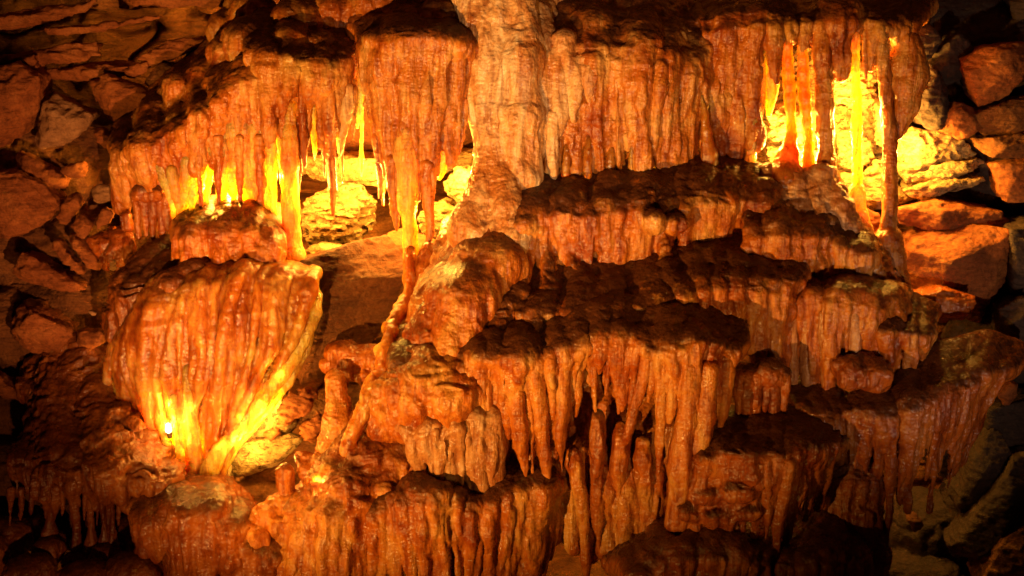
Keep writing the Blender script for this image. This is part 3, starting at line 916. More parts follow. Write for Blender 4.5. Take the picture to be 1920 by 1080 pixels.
for i, pts in enumerate([
        [(962, 690, -.2, 17), (970, 770, -.2, 17), (978, 840, -.2, 14), (986, 892, -.2, 3)],
        [(1000, 690, -.2, 17), (1012, 770, -.2, 16), (1022, 850, -.2, 13), (1028, 910, -.2, 3)],
        [(988, 720, -.17, 9), (995, 800, -.17, 8), (998, 885, -.17, 3)], [(1012, 760, -.17, 9), (1015, 830, -.17, 8), (1016, 890, -.17, 3)],
        [(1055, 690, -.17, 14), (1053, 760, -.18, 14), (1052, 820, -.18, 11), (1054, 885, -.18, 3)],
        [(1080, 660, -.12, 12), (1081, 720, -.12, 9), (1079, 780, -.12, 3)],
        [(1110, 655, -.12, 10), (1114, 720, -.12, 8), (1119, 785, -.12, 3)],
        [(1145, 640, -.13, 10), (1140, 700, -.13, 8), (1135, 740, -.13, 3)],
        [(1163, 650, -.13, 9), (1163, 710, -.13, 8), (1160, 775, -.13, 3)],
        [(1215, 660, -.2, 16), (1200, 730, -.2, 14), (1185, 790, -.2, 10), (1172, 830, -.2, 6)],
        [(1238, 665, -.24, 15), (1240, 750, -.24, 13), (1237, 830, -.24, 8), (1234, 890, -.24, 3)],
        [(1262, 680, -.25, 14), (1258, 740, -.25, 12), (1254, 790, -.25, 4)],
        [(1290, 690, -.27, 18), (1285, 790, -.27, 20), (1275, 880, -.27, 24), (1268, 980, -.27, 26)],
        [(1330, 690, -.25, 20), (1322, 780, -.25, 22), (1300, 870, -.25, 24), (1282, 970, -.25, 20)],
        [(1362, 680, -.15, 14), (1358, 740, -.15, 12), (1350, 800, -.15, 6)],
        [(935, 690, -.16, 15), (945, 750, -.16, 12), (955, 820, -.16, 6)],
        [(905, 700, -.14, 14), (915, 780, -.14, 12), (925, 850, -.14, 5)],
        [(878, 720, -.12, 12), (872, 780, -.12, 9), (868, 830, -.12, 4)],
        [(1030, 690, -.19, 10), (1035, 740, -.19, 8), (1038, 790, -.19, 3)]]):
    stal(big, pts, 'honey' if i % 3 else 'orange', seed=i + 60)

# inner wall behind those stalactites
F = Field(0.013)
strands(F, [
    [(880, 760, .35), (880, 830, .3), (885, 900, .22), (890, 960, .18)],
    [(1000, 720, .4), (1000, 800, .32), (1000, 880, .2), (1000, 960, .12)],
    [(1090, 700, .3), (1090, 800, .2), (1085, 870, .05), (1085, 1020, .0)],
    [(1180, 700, .3), (1185, 800, .15), (1185, 880, .02), (1190, 1030, -.05)],
    [(1280, 720, .3), (1270, 800, .1), (1270, 900, .0), (1270, 1030, -.1)]], 22, [30, 24, 22, 18], 35, ragged=.06, fill=1.0, vary=.4)
build(F, 'flowstone_wall', 'shaded inner wall of flowstone behind the central stalactites', 'flowstone', M['orange'], mud=.5, seed=17, bodyname='fluted_face')
SG = 'orange spindles below the central ledge'
column([(1120, 775, -.1, 7), (1120, 800, -.12, 15), (1121, 850, -.13, 17), (1118, 920, -.12, 12), (1120, 980, -.1, 8), (1126, 1035, -.1, 3)], 'red', 'carrot-shaped orange spindle with a dark blunt top hanging free in the middle of the hollow', SG, 'stalactite', 'stalactite', mud=1.0)
column([(1166, 800, -.08, 12), (1164, 840, -.1, 19), (1160, 890, -.1, 15), (1158, 950, -.08, 9), (1150, 1020, -.08, 4)], 'orange', 'shorter bulging spindle right of the dark-topped carrot shape', SG, 'stalactite', 'stalactite', mud=.5)
column([(1075, 850, -.06, 14), (1082, 900, -.1, 16), (1092, 960, -.1, 12), (1100, 1080, -.1, 5)], 'orange', 'long tapering spindle left of the dark-topped carrot shape', SG, 'stalactite', 'stalactite', mud=.5)
column([(1208, 830, -.08, 14), (1208, 880, -.12, 18), (1212, 960, -.1, 15), (1205, 1020, -.1, 9)], 'orange', 'blunt spindle closest to the heavy right end of the central ledge', SG, 'stalactite', 'stalactite', mud=.5)

# pinkish drapes lower left of centre
F = Field()
strands(F, [
    [(720, 780, .2), (750, 800, -.05), (760, 820, -.18), (775, 880, -.18)],
    [(790, 760, .15), (800, 780, -.1), (805, 810, -.25), (815, 905, -.25)],
    [(850, 745, .15), (855, 770, -.1), (860, 800, -.22), (868, 905, -.22)],
    [(900, 730, .1), (905, 760, -.1), (908, 800, -.2), (905, 920, -.2)],
    [(945, 740, .1), (945, 770, -.05), (942, 820, -.16), (938, 960, -.16)]], 34, [26, 18, 11, 7], 37, ragged=.2, fill=.9, vary=.4, taper=.2)
pk = build(F, 'flowstone_drapery', 'pinkish scalloped drapes left of the central stalactites', 'flowstone', M['rose'], mud=.8, seed=18)
for i, pts in enumerate([[(818, 800, -.26, 12), (822, 850, -.26, 11), (826, 900, -.26, 8)], [(845, 800, -.25, 10), (842, 850, -.25, 10), (838, 900, -.25, 6)], [(895, 800, -.22, 11), (900, 870, -.22, 13), (905, 930, -.22, 14)],
                         [(930, 780, -.18, 10), (930, 860, -.18, 14), (928, 940, -.18, 20)], [(872, 880, -.2, 5), (880, 900, -.2, 9), (880, 920, -.2, 4)]]):
    stal(pk, pts, 'rose', seed=i + 80)

F = Field()
strands(F, [
    [(690, 950, .15), (690, 965, -.15), (685, 985, -.3), (680, 1130, -.3)],
    [(760, 905, .15), (755, 925, -.2), (745, 950, -.42), (760, 1130, -.42)],
    [(820, 898, .15), (822, 920, -.2), (820, 945, -.42), (830, 1130, -.42)],
    [(890, 920, .1), (890, 940, -.2), (885, 965, -.38), (885, 1130, -.36)],
    [(940, 900, .0), (935, 930, -.2), (932, 965, -.3), (930, 1130, -.3)],
    [(1000, 880, .1), (1000, 905, -.1), (995, 930, -.2), (985, 1110, -.2)],
    [(1060, 890, .1), (1055, 910, .0), (1050, 940, -.1), (1030, 1060, -.1)]], 48, [30, 28, 14, 10], 39, ragged=.08, fill=1.0, vary=.4)
build(F, 'flowstone_ledge', 'lowest central ledge with a humped dark top, its drapes running off the bottom edge', 'flowstone', M['orange'], mud=1.05, seed=19, scal=1.5)

# slope running down left of centre to the bottom
F = Field(0.013)
strands(F, [
    [(700, 770, .3), (610, 880, .05), (560, 960, -.15), (500, 1100, -.3)],
    [(740, 780, .2), (660, 890, -.05), (620, 970, -.25), (570, 1110, -.4)],
    [(760, 820, .1), (710, 890, -.12), (670, 980, -.3), (640, 1110, -.4)],
    [(790, 880, .05), (740, 910, -.1), (710, 970, -.2), (700, 1080, -.3)]], 20, [34, 32, 24, 12], 41, ragged=.05, fill=1.0, taper=.15)
build(F, 'flowstone_slope', 'rough orange slope of flowstone falling to the bottom edge right of the small lit cavity', 'flowstone', M['orange'], mud=.6, seed=20, amp=1.25, scal=2.0, bodyname='flow_face')

F = Field(0.013)
strands(F, [
    [(750, 650, .35), (740, 700, .15), (735, 740, .05), (730, 800, .05)],
    [(800, 640, .3), (790, 690, .05), (790, 740, -.05), (800, 800, -.08)],
    [(880, 650, .2), (850, 690, .0), (850, 740, -.1), (850, 790, -.1)]], 10, [34, 36, 36, 30], 43, ragged=.05, taper=0)
build(F, 'flowstone_slope', 'brown grainy shoulder of flowstone beside the bent glowing runnel', 'flowstone', M['orange'], mud=.5, seed=21, amp=1.2, scal=2.2, bodyname='flow_face')

# ================================================================== right side terraces
F = Field()
strands(F, [
    [(1480, 730, .45), (1500, 765, .15), (1535, 795, .0), (1545, 880, .0)],
    [(1600, 730, .45), (1600, 765, .1), (1600, 790, -.05), (1600, 910, -.03)],
    [(1690, 690, .45), (1690, 745, .1), (1690, 780, -.12), (1690, 900, -.1)],
    [(1780, 660, .45), (1770, 715, .15), (1765, 745, -.08), (1745, 900, -.05)],
    [(1850, 650, .55), (1835, 695, .25), (1825, 722, .05), (1780, 880, .05)],
    [(1905, 665, .6), (1885, 690, .35), (1870, 708, .2), (1815, 850, .2)]], 50, [30, 26, 11, 7], 45, ragged=.25, fill=1.0, vary=.35)
rt = build(F, 'flowstone_terrace', 'long dark-topped terrace at right, its orange face slanting back towards the dark slabs', 'flowstone', M['red'], mud=1.25, seed=22, scal=1.4)
for i, pts in enumerate([
        [(1672, 800, -.1, 14), (1670, 900, -.1, 10), (1666, 980, -.1, 8), (1662, 1062, -.1, 5)], [(1700, 800, -.1, 15), (1695, 860, -.1, 11), (1684, 920, -.1, 4)],
        [(1725, 790, -.08, 14), (1718, 850, -.08, 12), (1706, 905, -.08, 4)], [(1760, 770, -.05, 14), (1748, 840, -.05, 11), (1735, 900, -.05, 4)],
        [(1570, 800, -.02, 15), (1572, 840, -.02, 13), (1576, 880, -.02, 5)], [(1615, 800, -.05, 15), (1618, 850, -.05, 12), (1620, 890, -.05, 4)]]):
    stal(rt, pts, 'red', seed=i + 90)
F = Field()
strands(F, [
    [(1550, 840, .2), (1560, 880, .05), (1560, 960, .0), (1600, 1120, -.1)],
    [(1600, 840, .2), (1600, 880, .0), (1605, 960, -.08), (1640, 1120, -.15)],
    [(1650, 850, .2), (1640, 880, .05), (1636, 960, .0), (1660, 1110, -.1)]], 9, [24, 22, 22, 22], 47, ragged=.05, fill=1.0)
build(F, 'flowstone_wall', 'stepped orange pillar of flowstone under the long right terrace', 'flowstone', M['red'], mud=.7, seed=23, scal=2.4, amp=1.3, bodyname='fluted_face')

F = Field()
strands(F, [
    [(1330, 800, .1), (1320, 850, -.22), (1310, 880, -.32), (1285, 1000, -.3)],
    [(1400, 790, .1), (1395, 840, -.28), (1390, 870, -.42), (1380, 1010, -.38)],
    [(1470, 790, .1), (1470, 840, -.28), (1465, 868, -.42), (1450, 1000, -.38)],
    [(1530, 795, .12), (1535, 825, -.15), (1530, 850, -.28), (1510, 940, -.25)],
    [(1565, 810, .15), (1565, 830, .0), (1555, 850, -.15), (1540, 920, -.12)]], 38, [30, 26, 13, 8], 49, ragged=.25, fill=1.0, vary=.35)
for b in [(1330, 930, -.36, 24), (1380, 920, -.42, 26), (1350, 970, -.38, 26), (1400, 960, -.42, 22), (1300, 960, -.34, 22)]:
    F.blob(b[0], b[1], b[2], b[3], 1.5)
lt = build(F, 'flowstone_terrace', 'wet glistening terrace at lower right with a flat black top and knobbly brown steps', 'flowstone', M['red'], mud=1.25, seed=24, scal=2.4, amp=1.3)
stal(lt, [(1475, 870, -.42, 20), (1470, 930, -.42, 15), (1458, 985, -.42, 11), (1452, 1090, -.42, 13)], 'red', seed=99)
stal(lt, [(1440, 900, -.42, 14), (1440, 960, -.42, 11), (1436, 1010, -.42, 4)], 'red', seed=98)
F = Field(0.013)
strands(F, [
    [(1130, 1060, .0), (1150, 1075, -.3), (1160, 1095, -.5), (1160, 1180, -.5)],
    [(1260, 990, .0), (1270, 1010, -.3), (1270, 1050, -.5), (1270, 1160, -.5)],
    [(1350, 990, .0), (1355, 1015, -.3), (1360, 1050, -.5), (1360, 1160, -.5)],
    [(1430, 1000, .0), (1435, 1025, -.3), (1430, 1060, -.5), (1430, 1160, -.5)]], 18, [30, 28, 20, 14], 51, ragged=.1, fill=1.0)
build(F, 'flowstone_ledge', 'dark wet ledge at the bottom edge below the glistening terrace', 'flowstone', M['red'], mud=1.0, seed=25, scal=1.8)
F = Field(0.013)
strands(F, [
    [(1480, 990, .0), (1470, 1040, -.3), (1470, 1070, -.5), (1470, 1160, -.5)],
    [(1550, 970, .0), (1545, 1020, -.3), (1545, 1060, -.5), (1545, 1160, -.5)],
    [(1610, 1000, .0), (1615, 1030, -.2), (1620, 1060, -.3), (1620, 1160, -.3)]], 10, [30, 28, 22, 14], 53, ragged=.1, fill=1.0)
build(F, 'flowstone_ledge', 'dark rounded ledge at the bottom edge between two orange pillars on the right', 'flowstone', M['red'], mud=.8, seed=26, scal=1.6)

# small mushroom between the central ledge and the long terrace
F = Field(0.010)
for b in [(1412, 705, .1, 26), (1440, 696, .1, 30), (1462, 708, .1, 22)]:
    F.blob(*b)
mush = build(F, 'stone_mushroom', 'small mushroom-like formation with a black cap and short legs right of the central ledge', 'formation', M['red'], mud=1.4, seed=27, bodyname='rim')
for i, (x, y1, r) in enumerate([(1388, 775, 11), (1402, 782, 12), (1420, 786, 11), (1438, 780, 9), (1452, 786, 10), (1472, 775, 7)]):
    stal(mush, [(x, 705, .06, r * 1.3), (x - 2, 740, .05, r), (x - 3, y1, .05, r * .8)], 'red', seed=i + 110, name='leg')

# ================================================================== left middle: stump, flows, fan
F = Field()
strands(F, [
    [(370, 405, 1.3), (345, 425, 1.05), (335, 455, .90), (330, 535, .86)],
    [(420, 385, 1.3), (405, 415, 1.0), (400, 445, .84), (400, 540, .76)],
    [(470, 390, 1.3), (462, 415, 1.0), (460, 445, .86), (460, 535, .76)],
    [(520, 410, 1.3), (512, 440, 1.05), (508, 462, .93), (518, 530, .80)]], 13, [28, 26, 20, 18], 55, ragged=.08, fill=1.0, taper=0)
build(F, 'flowstone_stump', 'squat rounded stump of flowstone below the backlit panel', 'flowstone', M['orange'], mud=.8, seed=28)
F = Field()
for b in [(272, 362, 1.2, 22), (290, 362, 1.18, 20), (260, 370, 1.22, 16)]:
    F.blob(*b)
m2 = build(F, 'stone_mushroom', 'small dark-capped mushroom-like formation under the left end of the sloping canopy', 'formation', M['red'], mud=1.3, seed=29, bodyname='rim')
for i, (x, y1, r) in enumerate([(256, 445, 9), (270, 440, 8), (284, 455, 9), (300, 440, 9), (312, 430, 8)]):
    stal(m2, [(x, 370, 1.2, r * 1.4), (x + 2, 400, 1.2, r * 1.1), (x + 4, y1, 1.2, r * .6)], 'red', seed=i + 120, name='leg')
F = Field()
for b in [(225, 330, 1.35, 20), (235, 300, 1.35, 20), (228, 380, 1.35, 18), (235, 415, 1.3, 16), (250, 330, 1.32, 20), (220, 355, 1.35, 14)]:
    F.blob(b[0], b[1], b[2], b[3], 1, 1.5)
single(F, 'flowstone_nodule', M['red'], None, 1.0, 30, .5, 'lumpy reddish knobs at the far left edge of the canopy', 'rock')

F = Field(0.013)
strands(F, [
    [(300, 470, 1.2), (250, 520, .95), (220, 560, .85), (200, 620, .8)],
    [(360, 480, 1.1), (310, 530, .85), (270, 560, .75), (250, 620, .72)],
    [(430, 490, 1.1), (400, 510, .85), (380, 540, .7), (370, 580, .68)],
    [(520, 490, 1.1), (500, 510, .8), (490, 530, .68), (480, 580, .65)]], 14, [34, 32, 28, 22], 57, ragged=.05, taper=0)
build(F, 'flowstone_slope', 'dark ribbed slope of flowstone between the rounded stump and the fan drapery', 'flowstone', M['umber'], mud=.9, seed=31, amp=1.3, scal=2.2, bodyname='flow_face')

F = Field(0.012)
strands(F, [
    [(300, 512, 1.0), (250, 580, .70), (218, 660, .60), (218, 740, .60), (250, 790, .64)],
    [(350, 500, .98), (292, 556, .58), (266, 680, .46), (284, 780, .47), (330, 890, .44)],
    [(420, 490, .98), (370, 538, .54), (350, 680, .38), (345, 790, .38), (360, 915, .35)],
    [(500, 484, .98), (450, 522, .55), (430, 670, .38), (405, 790, .38), (385, 918, .35)],
    [(588, 512, 1.0), (572, 528, .68), (548, 640, .52), (472, 785, .43), (402, 918, .36)]], 78, [15, 12, 8, 6, 5], 59, ragged=.06, fill=.8, filld=.9, fcut=9, vary=.5, jit=1.2, sub=4, dY=.05, taper=.12, wob=9)
F.k = .012
for p in [[(262, 560, .85, 16), (232, 620, .72, 18), (208, 690, .66, 16), (196, 760, .66, 8)], [(250, 600, .8, 12), (222, 660, .7, 14), (205, 730, .66, 10), (210, 790, .6, 5)], [(285, 545, .8, 14), (250, 600, .64, 14), (232, 680, .58, 12), (226, 770, .58, 8)]]:
    F.path(catmull(p, 4))
fan = build(F, 'flowstone_drapery', 'big fan-shaped drapery at left whose folds gather to a glowing yellow foot', 'flowstone', M['fan'], mud=.4, seed=32, flute=.35)
for i, pts in enumerate([
        [(566, 515, 1.0, 10), (592, 560, .70, 14), (566, 640, .53, 16), (515, 720, .44, 16), (455, 800, .38, 16), (402, 860, .34, 19), (384, 925, .32, 20)],
        [(590, 560, .66, 10), (570, 660, .56, 9), (520, 745, .48, 9), (450, 830, .42, 8), (412, 900, .38, 8)],
        [(352, 690, .37, 7), (358, 760, .35, 13), (366, 830, .34, 13), (372, 920, .34, 14)],
        [(325, 740, .38, 8), (330, 800, .38, 11), (345, 870, .36, 12), (355, 930, .36, 12)],
        [(300, 760, .42, 9), (308, 810, .4, 12), (325, 880, .4, 11), (335, 930, .4, 11)]]):
    stal(fan, pts, 'amber', name='glowing_fold', seed=i + 130)

# lower left shelf with its fringe of thin columns
F = Field(0.013)
strands(F, [
    [(80, 700, 1.0), (60, 790, .6), (40, 870, .2), (30, 915, .12), (28, 945, .12)],
    [(150, 660, 1.0), (130, 760, .6), (130, 860, .2), (130, 910, .05), (130, 945, .05)],
    [(210, 700, 1.0), (215, 790, .55), (215, 870, .15), (215, 912, .02), (215, 945, .02)],
    [(270, 790, .8), (275, 840, .5), (280, 880, .15), (285, 915, .02), (285, 945, .02)],
    [(330, 880, .5), (320, 890, .3), (310, 900, .15), (305, 920, .1), (300, 940, .1)]], 24, [38, 36, 30, 18, 8], 61, ragged=.4)
for x in [(240, 800, .42, 26), (262, 828, .38, 26), (285, 855, .33, 26), (305, 885, .26, 24), (225, 775, .46, 24), (280, 890, .22, 26), (318, 905, .24, 20)]:
    F.blob(x[0], x[1], x[2], x[3], 1.3)
rnd = random.Random(4)
for k in range(40):
    x = rnd.uniform(60, 260)
    y = rnd.uniform(690, 900)
    F.blob(x, y, 1.0 - (y - 690) / 210 * .9, rnd.uniform(14, 26), 1.6)
ll = build(F, 'flowstone_shelf', 'dark red stepped shelf at lower left, knobbly on top with a drip-hung front edge', 'flowstone', M['umber'], mud=.45, seed=33, amp=1.5, scal=2.4)
for i, (x, y1, r) in enumerate([(88, 972, 4), (118, 968, 5), (160, 975, 4), (184, 985, 4), (205, 1000, 6), (224, 985, 5), (246, 985, 7), (262, 965, 5), (40, 975, 5), (20, 985, 5), (60, 965, 4), (285, 965, 6)]):
    stal(ll, [(x, 920, .04, r * 1.6), (x - 1, 945, .04, r), (x - 2, y1, .04, 2)], 'umber', seed=i + 140)
LG = 'thin columns under the lower left shelf'
for i, (x0, x1, y1, r, t) in enumerate([
        (108, 94, 1000, 7, 'leftmost slanting thin column under the lower left shelf'), (135, 144, 1045, 9, 'thickest thin column under the lower left shelf, flaring at its foot'),
        (168, 172, 1020, 7, 'straight thin column just right of the thickest one under the shelf'), (188, 196, 1010, 6, 'slender column in the middle right of the shelf fringe'),
        (204, 212, 1008, 6, 'rightmost slender column of the shelf fringe')]):
    column([(x0, 915, .06, r * 1.8), ((x0 + x1) / 2, 950, .06, r), (x1, y1 - 20, .06, r), (x1, y1 + 20, .06, r * 2.6)], 'umber', t, LG, mud=0)
F = Field(0.014)
for b in [(90, 1030, .02, 30), (145, 1060, 0, 26), (200, 1045, .0, 28), (60, 1080, -.2, 44), (160, 1095, -.25, 50), (250, 1080, -.25, 46), (100, 1010, .1, 18), (20, 1060, .1, 30), (15, 1005, .2, 40), (60, 1000, .35, 36), (-20, 1030, .1, 50), (120, 1000, .5, 40), (200, 990, .5, 50), (250, 1000, .3, 40)]:
    F.blob(b[0], b[1], b[2], b[3], 1.2)
build(F, 'flowstone_mound', 'dark red low mounds along the bottom left corner under the thin columns', 'flowstone', M['umber'], mud=.6, seed=34, amp=1.4)
F = Field(0.014)
strands(F, [
    [(260, 930, .3), (270, 960, -.02), (262, 990, -.15), (270, 1050, -.2)],
    [(330, 915, .3), (335, 945, -.1), (330, 985, -.25), (320, 1120, -.3)],
    [(410, 920, .3), (410, 950, -.1), (410, 985, -.25), (400, 1120, -.3)],
    [(450, 960, .2), (455, 1000, -.1), (455, 1030, -.25), (460, 1120, -.35)],
    [(520, 1030, .0), (525, 1050, -.2), (525, 1070, -.3), (530, 1130, -.4)]], 20, [36, 34, 24, 14], 63, ragged=.15, fill=1.0)
build(F, 'flowstone_mound', 'broad reddish brown mound at bottom left under the glowing foot of the fan', 'flowstone', M['red'], mud=.75, seed=35, amp=1.3, scal=1.6)

# ================================================================== the small cavity
rock([(560, 490), (640, 462), (725, 440), (765, 495), (748, 560), (715, 620), (640, 690), (560, 725), (535, 660), (545, 560)], 1.0, .5, 'slab', 'large smooth tilted slab of brown rock between the fan drapery and the bent glowing runnel', 3, 'boulder', front=1.1, rough=1.2)
F = Field()
for b in [(640, 660, .62, 24), (665, 672, .6, 26), (695, 668, .6, 24), (625, 685, .58, 16), (655, 700, .55, 18), (690, 705, .55, 20), (708, 680, .55, 16)]:
    F.blob(b[0], b[1], b[2], b[3], 1.4)
for x, y in [(680, 735), (650, 725), (700, 745)]:
    F.path([(x, 700, .55, 12), (x + 2, y, .55, 4)])
single(F, 'flowstone_nodule', M['orange'], None, 1.2, 36, .3, 'knobbly orange shelf tucked under the tilted slab, beside the bent glowing runnel', 'rock')
column([(630, 705, .34, 14), (632, 740, .32, 23), (632, 790, .28, 29), (622, 830, .24, 28), (612, 862, .2, 22)], 'orange', 'leaning grainy stalagmite with dark ring marks standing over the lit floor patch', None, 'stalagmite', 'stalagmite', mud=.25, amp=1.0)
column([(533, 880, -.02, 12), (532, 895, -.02, 17), (535, 920, -.03, 17), (540, 940, -.03, 13)], 'red', 'small rounded brown stub standing above the bottom lit patch', None, 'stalagmite', 'stalagmite', mud=.4)
rock([(420, 880), (455, 830), (540, 815), (575, 830), (540, 865), (470, 892), (425, 900)], .42, .14, 'light', 'flat pale slab glowing yellow beside the foot of the fan drapery', 5, 'rock_slab', front=.35)
rock([(450, 820), (520, 745), (560, 760), (560, 800), (500, 840), (455, 845)], .55, .16, 'light', 'yellow-lit block of rubble behind the pale glowing slab', 6, 'rubble_block', front=.6, rough=1.6)
for i, (o, Y, t) in enumerate([
        ([(515, 770), (545, 735), (580, 745), (590, 765), (540, 800), (515, 805)], .45, 'knobbly brown rubble lump on top of the yellow-lit block'),
        ([(545, 735), (570, 722), (600, 735), (595, 755), (565, 760)], .48, 'small brown rubble lump highest in the cavity'),
        ([(490, 815), (520, 800), (530, 815), (505, 830)], .42, 'little brown pebble cluster on the pale glowing slab'),
        ([(560, 800), (600, 770), (615, 800), (590, 835), (560, 830)], .5, 'dark brown rubble block behind the leaning stalagmite')]):
    rock(o, Y, .09, 'rock', t, 20 + i, 'rubble_block', front=.8, rough=2.0, group='rubble in the small cavity', h=.011)
F = Field()
for b in [(470, 985, -.1, 30), (500, 965, -.1, 26), (520, 950, -.05, 24), (540, 940, -.05, 22), (480, 1010, -.18, 26), (530, 985, -.15, 24), (450, 975, -.08, 20)]:
    F.blob(b[0], b[1], b[2], b[3], 1.3)
single(F, 'flowstone_mound', M['orange'], None, 1.5, 37, .2, 'rough scaly mound at bottom left centre glinting bright yellow', 'flowstone')
F = Field()
for b in [(580, 880, .1, 22), (605, 870, .12, 24), (595, 900, .06, 22), (620, 895, .05, 18), (570, 860, .14, 16)]:
    F.blob(b[0], b[1], b[2], b[3], 1.3)
single(F, 'flowstone_mound', M['orange'], None, 1.5, 38, .2, 'small scaly mound glowing at the foot of the leaning stalagmite', 'flowstone')
F = Field(0.016)
for b in [(470, 900, .75, 60), (540, 880, .75, 70), (600, 820, .8, 60), (650, 780, .75, 60), (560, 950, .45, 50), (480, 930, .5, 40)]:
    F.blob(b[0], b[1], b[2], b[3], 1.4)
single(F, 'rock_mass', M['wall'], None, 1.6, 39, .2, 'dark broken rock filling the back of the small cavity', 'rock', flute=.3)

# ================================================================== inside the hollows
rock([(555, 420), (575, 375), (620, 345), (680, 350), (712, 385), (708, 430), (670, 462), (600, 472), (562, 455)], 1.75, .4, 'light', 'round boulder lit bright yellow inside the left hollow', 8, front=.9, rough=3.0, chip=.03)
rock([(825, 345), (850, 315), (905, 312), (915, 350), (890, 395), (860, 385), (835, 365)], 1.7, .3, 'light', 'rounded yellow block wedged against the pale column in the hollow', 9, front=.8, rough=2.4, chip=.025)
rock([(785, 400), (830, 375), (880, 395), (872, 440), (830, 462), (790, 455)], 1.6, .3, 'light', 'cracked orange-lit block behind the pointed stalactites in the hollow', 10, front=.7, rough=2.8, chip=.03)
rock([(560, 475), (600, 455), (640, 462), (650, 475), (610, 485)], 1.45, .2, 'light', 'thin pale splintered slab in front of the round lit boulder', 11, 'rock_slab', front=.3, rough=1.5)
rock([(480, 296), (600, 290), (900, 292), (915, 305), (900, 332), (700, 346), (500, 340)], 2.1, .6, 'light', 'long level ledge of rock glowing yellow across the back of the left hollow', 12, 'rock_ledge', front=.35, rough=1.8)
rock([(440, 130), (700, 110), (920, 120), (920, 285), (700, 288), (440, 290)], 2.5, .5, 'slab', 'mauve brown rock face above the glowing ledge behind the stalactites', 13, 'back_rock', front=.15)
rock([(720, 440), (760, 430), (850, 460), (860, 500), (800, 520), (735, 500)], 1.5, .3, 'rock', 'brown block on the hollow floor behind the yellow stalactite tip', 14, front=.6)
# bright alcove
AG = 'rough blocks against the alcove wall'
for i, (o, Y, t) in enumerate([
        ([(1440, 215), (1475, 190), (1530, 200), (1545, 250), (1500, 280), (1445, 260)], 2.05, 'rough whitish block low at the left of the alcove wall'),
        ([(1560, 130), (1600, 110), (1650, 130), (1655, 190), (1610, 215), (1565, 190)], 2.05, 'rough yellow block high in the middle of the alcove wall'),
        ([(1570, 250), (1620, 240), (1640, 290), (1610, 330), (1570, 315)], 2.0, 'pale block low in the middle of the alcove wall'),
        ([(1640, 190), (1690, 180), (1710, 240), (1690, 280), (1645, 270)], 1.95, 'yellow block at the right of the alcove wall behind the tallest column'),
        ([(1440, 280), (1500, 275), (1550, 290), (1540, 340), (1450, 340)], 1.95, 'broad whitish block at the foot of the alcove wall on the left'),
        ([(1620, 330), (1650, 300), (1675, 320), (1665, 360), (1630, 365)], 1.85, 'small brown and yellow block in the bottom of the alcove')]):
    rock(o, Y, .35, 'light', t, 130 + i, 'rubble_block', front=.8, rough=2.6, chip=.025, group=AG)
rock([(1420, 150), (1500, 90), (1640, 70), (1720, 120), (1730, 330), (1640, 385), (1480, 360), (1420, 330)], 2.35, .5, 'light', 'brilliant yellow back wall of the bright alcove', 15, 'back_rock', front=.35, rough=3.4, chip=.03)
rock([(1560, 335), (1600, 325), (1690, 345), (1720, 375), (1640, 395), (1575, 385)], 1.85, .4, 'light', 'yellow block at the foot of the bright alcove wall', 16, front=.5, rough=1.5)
RG = 'yellow ledges right of the alcove'
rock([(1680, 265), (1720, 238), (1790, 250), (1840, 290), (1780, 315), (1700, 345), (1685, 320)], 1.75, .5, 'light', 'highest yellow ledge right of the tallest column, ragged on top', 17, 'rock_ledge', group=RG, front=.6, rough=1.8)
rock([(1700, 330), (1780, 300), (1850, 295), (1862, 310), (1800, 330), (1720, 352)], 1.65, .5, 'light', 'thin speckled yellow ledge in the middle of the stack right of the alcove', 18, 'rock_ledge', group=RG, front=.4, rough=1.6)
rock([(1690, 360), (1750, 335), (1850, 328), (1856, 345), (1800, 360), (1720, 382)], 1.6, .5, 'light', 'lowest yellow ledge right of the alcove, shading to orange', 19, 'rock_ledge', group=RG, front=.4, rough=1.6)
rock([(1585, 400), (1620, 385), (1650, 400), (1660, 470), (1620, 480), (1590, 440)], 1.45, .3, 'rock', 'dark brown block in the gap between the two rightmost columns', 20)

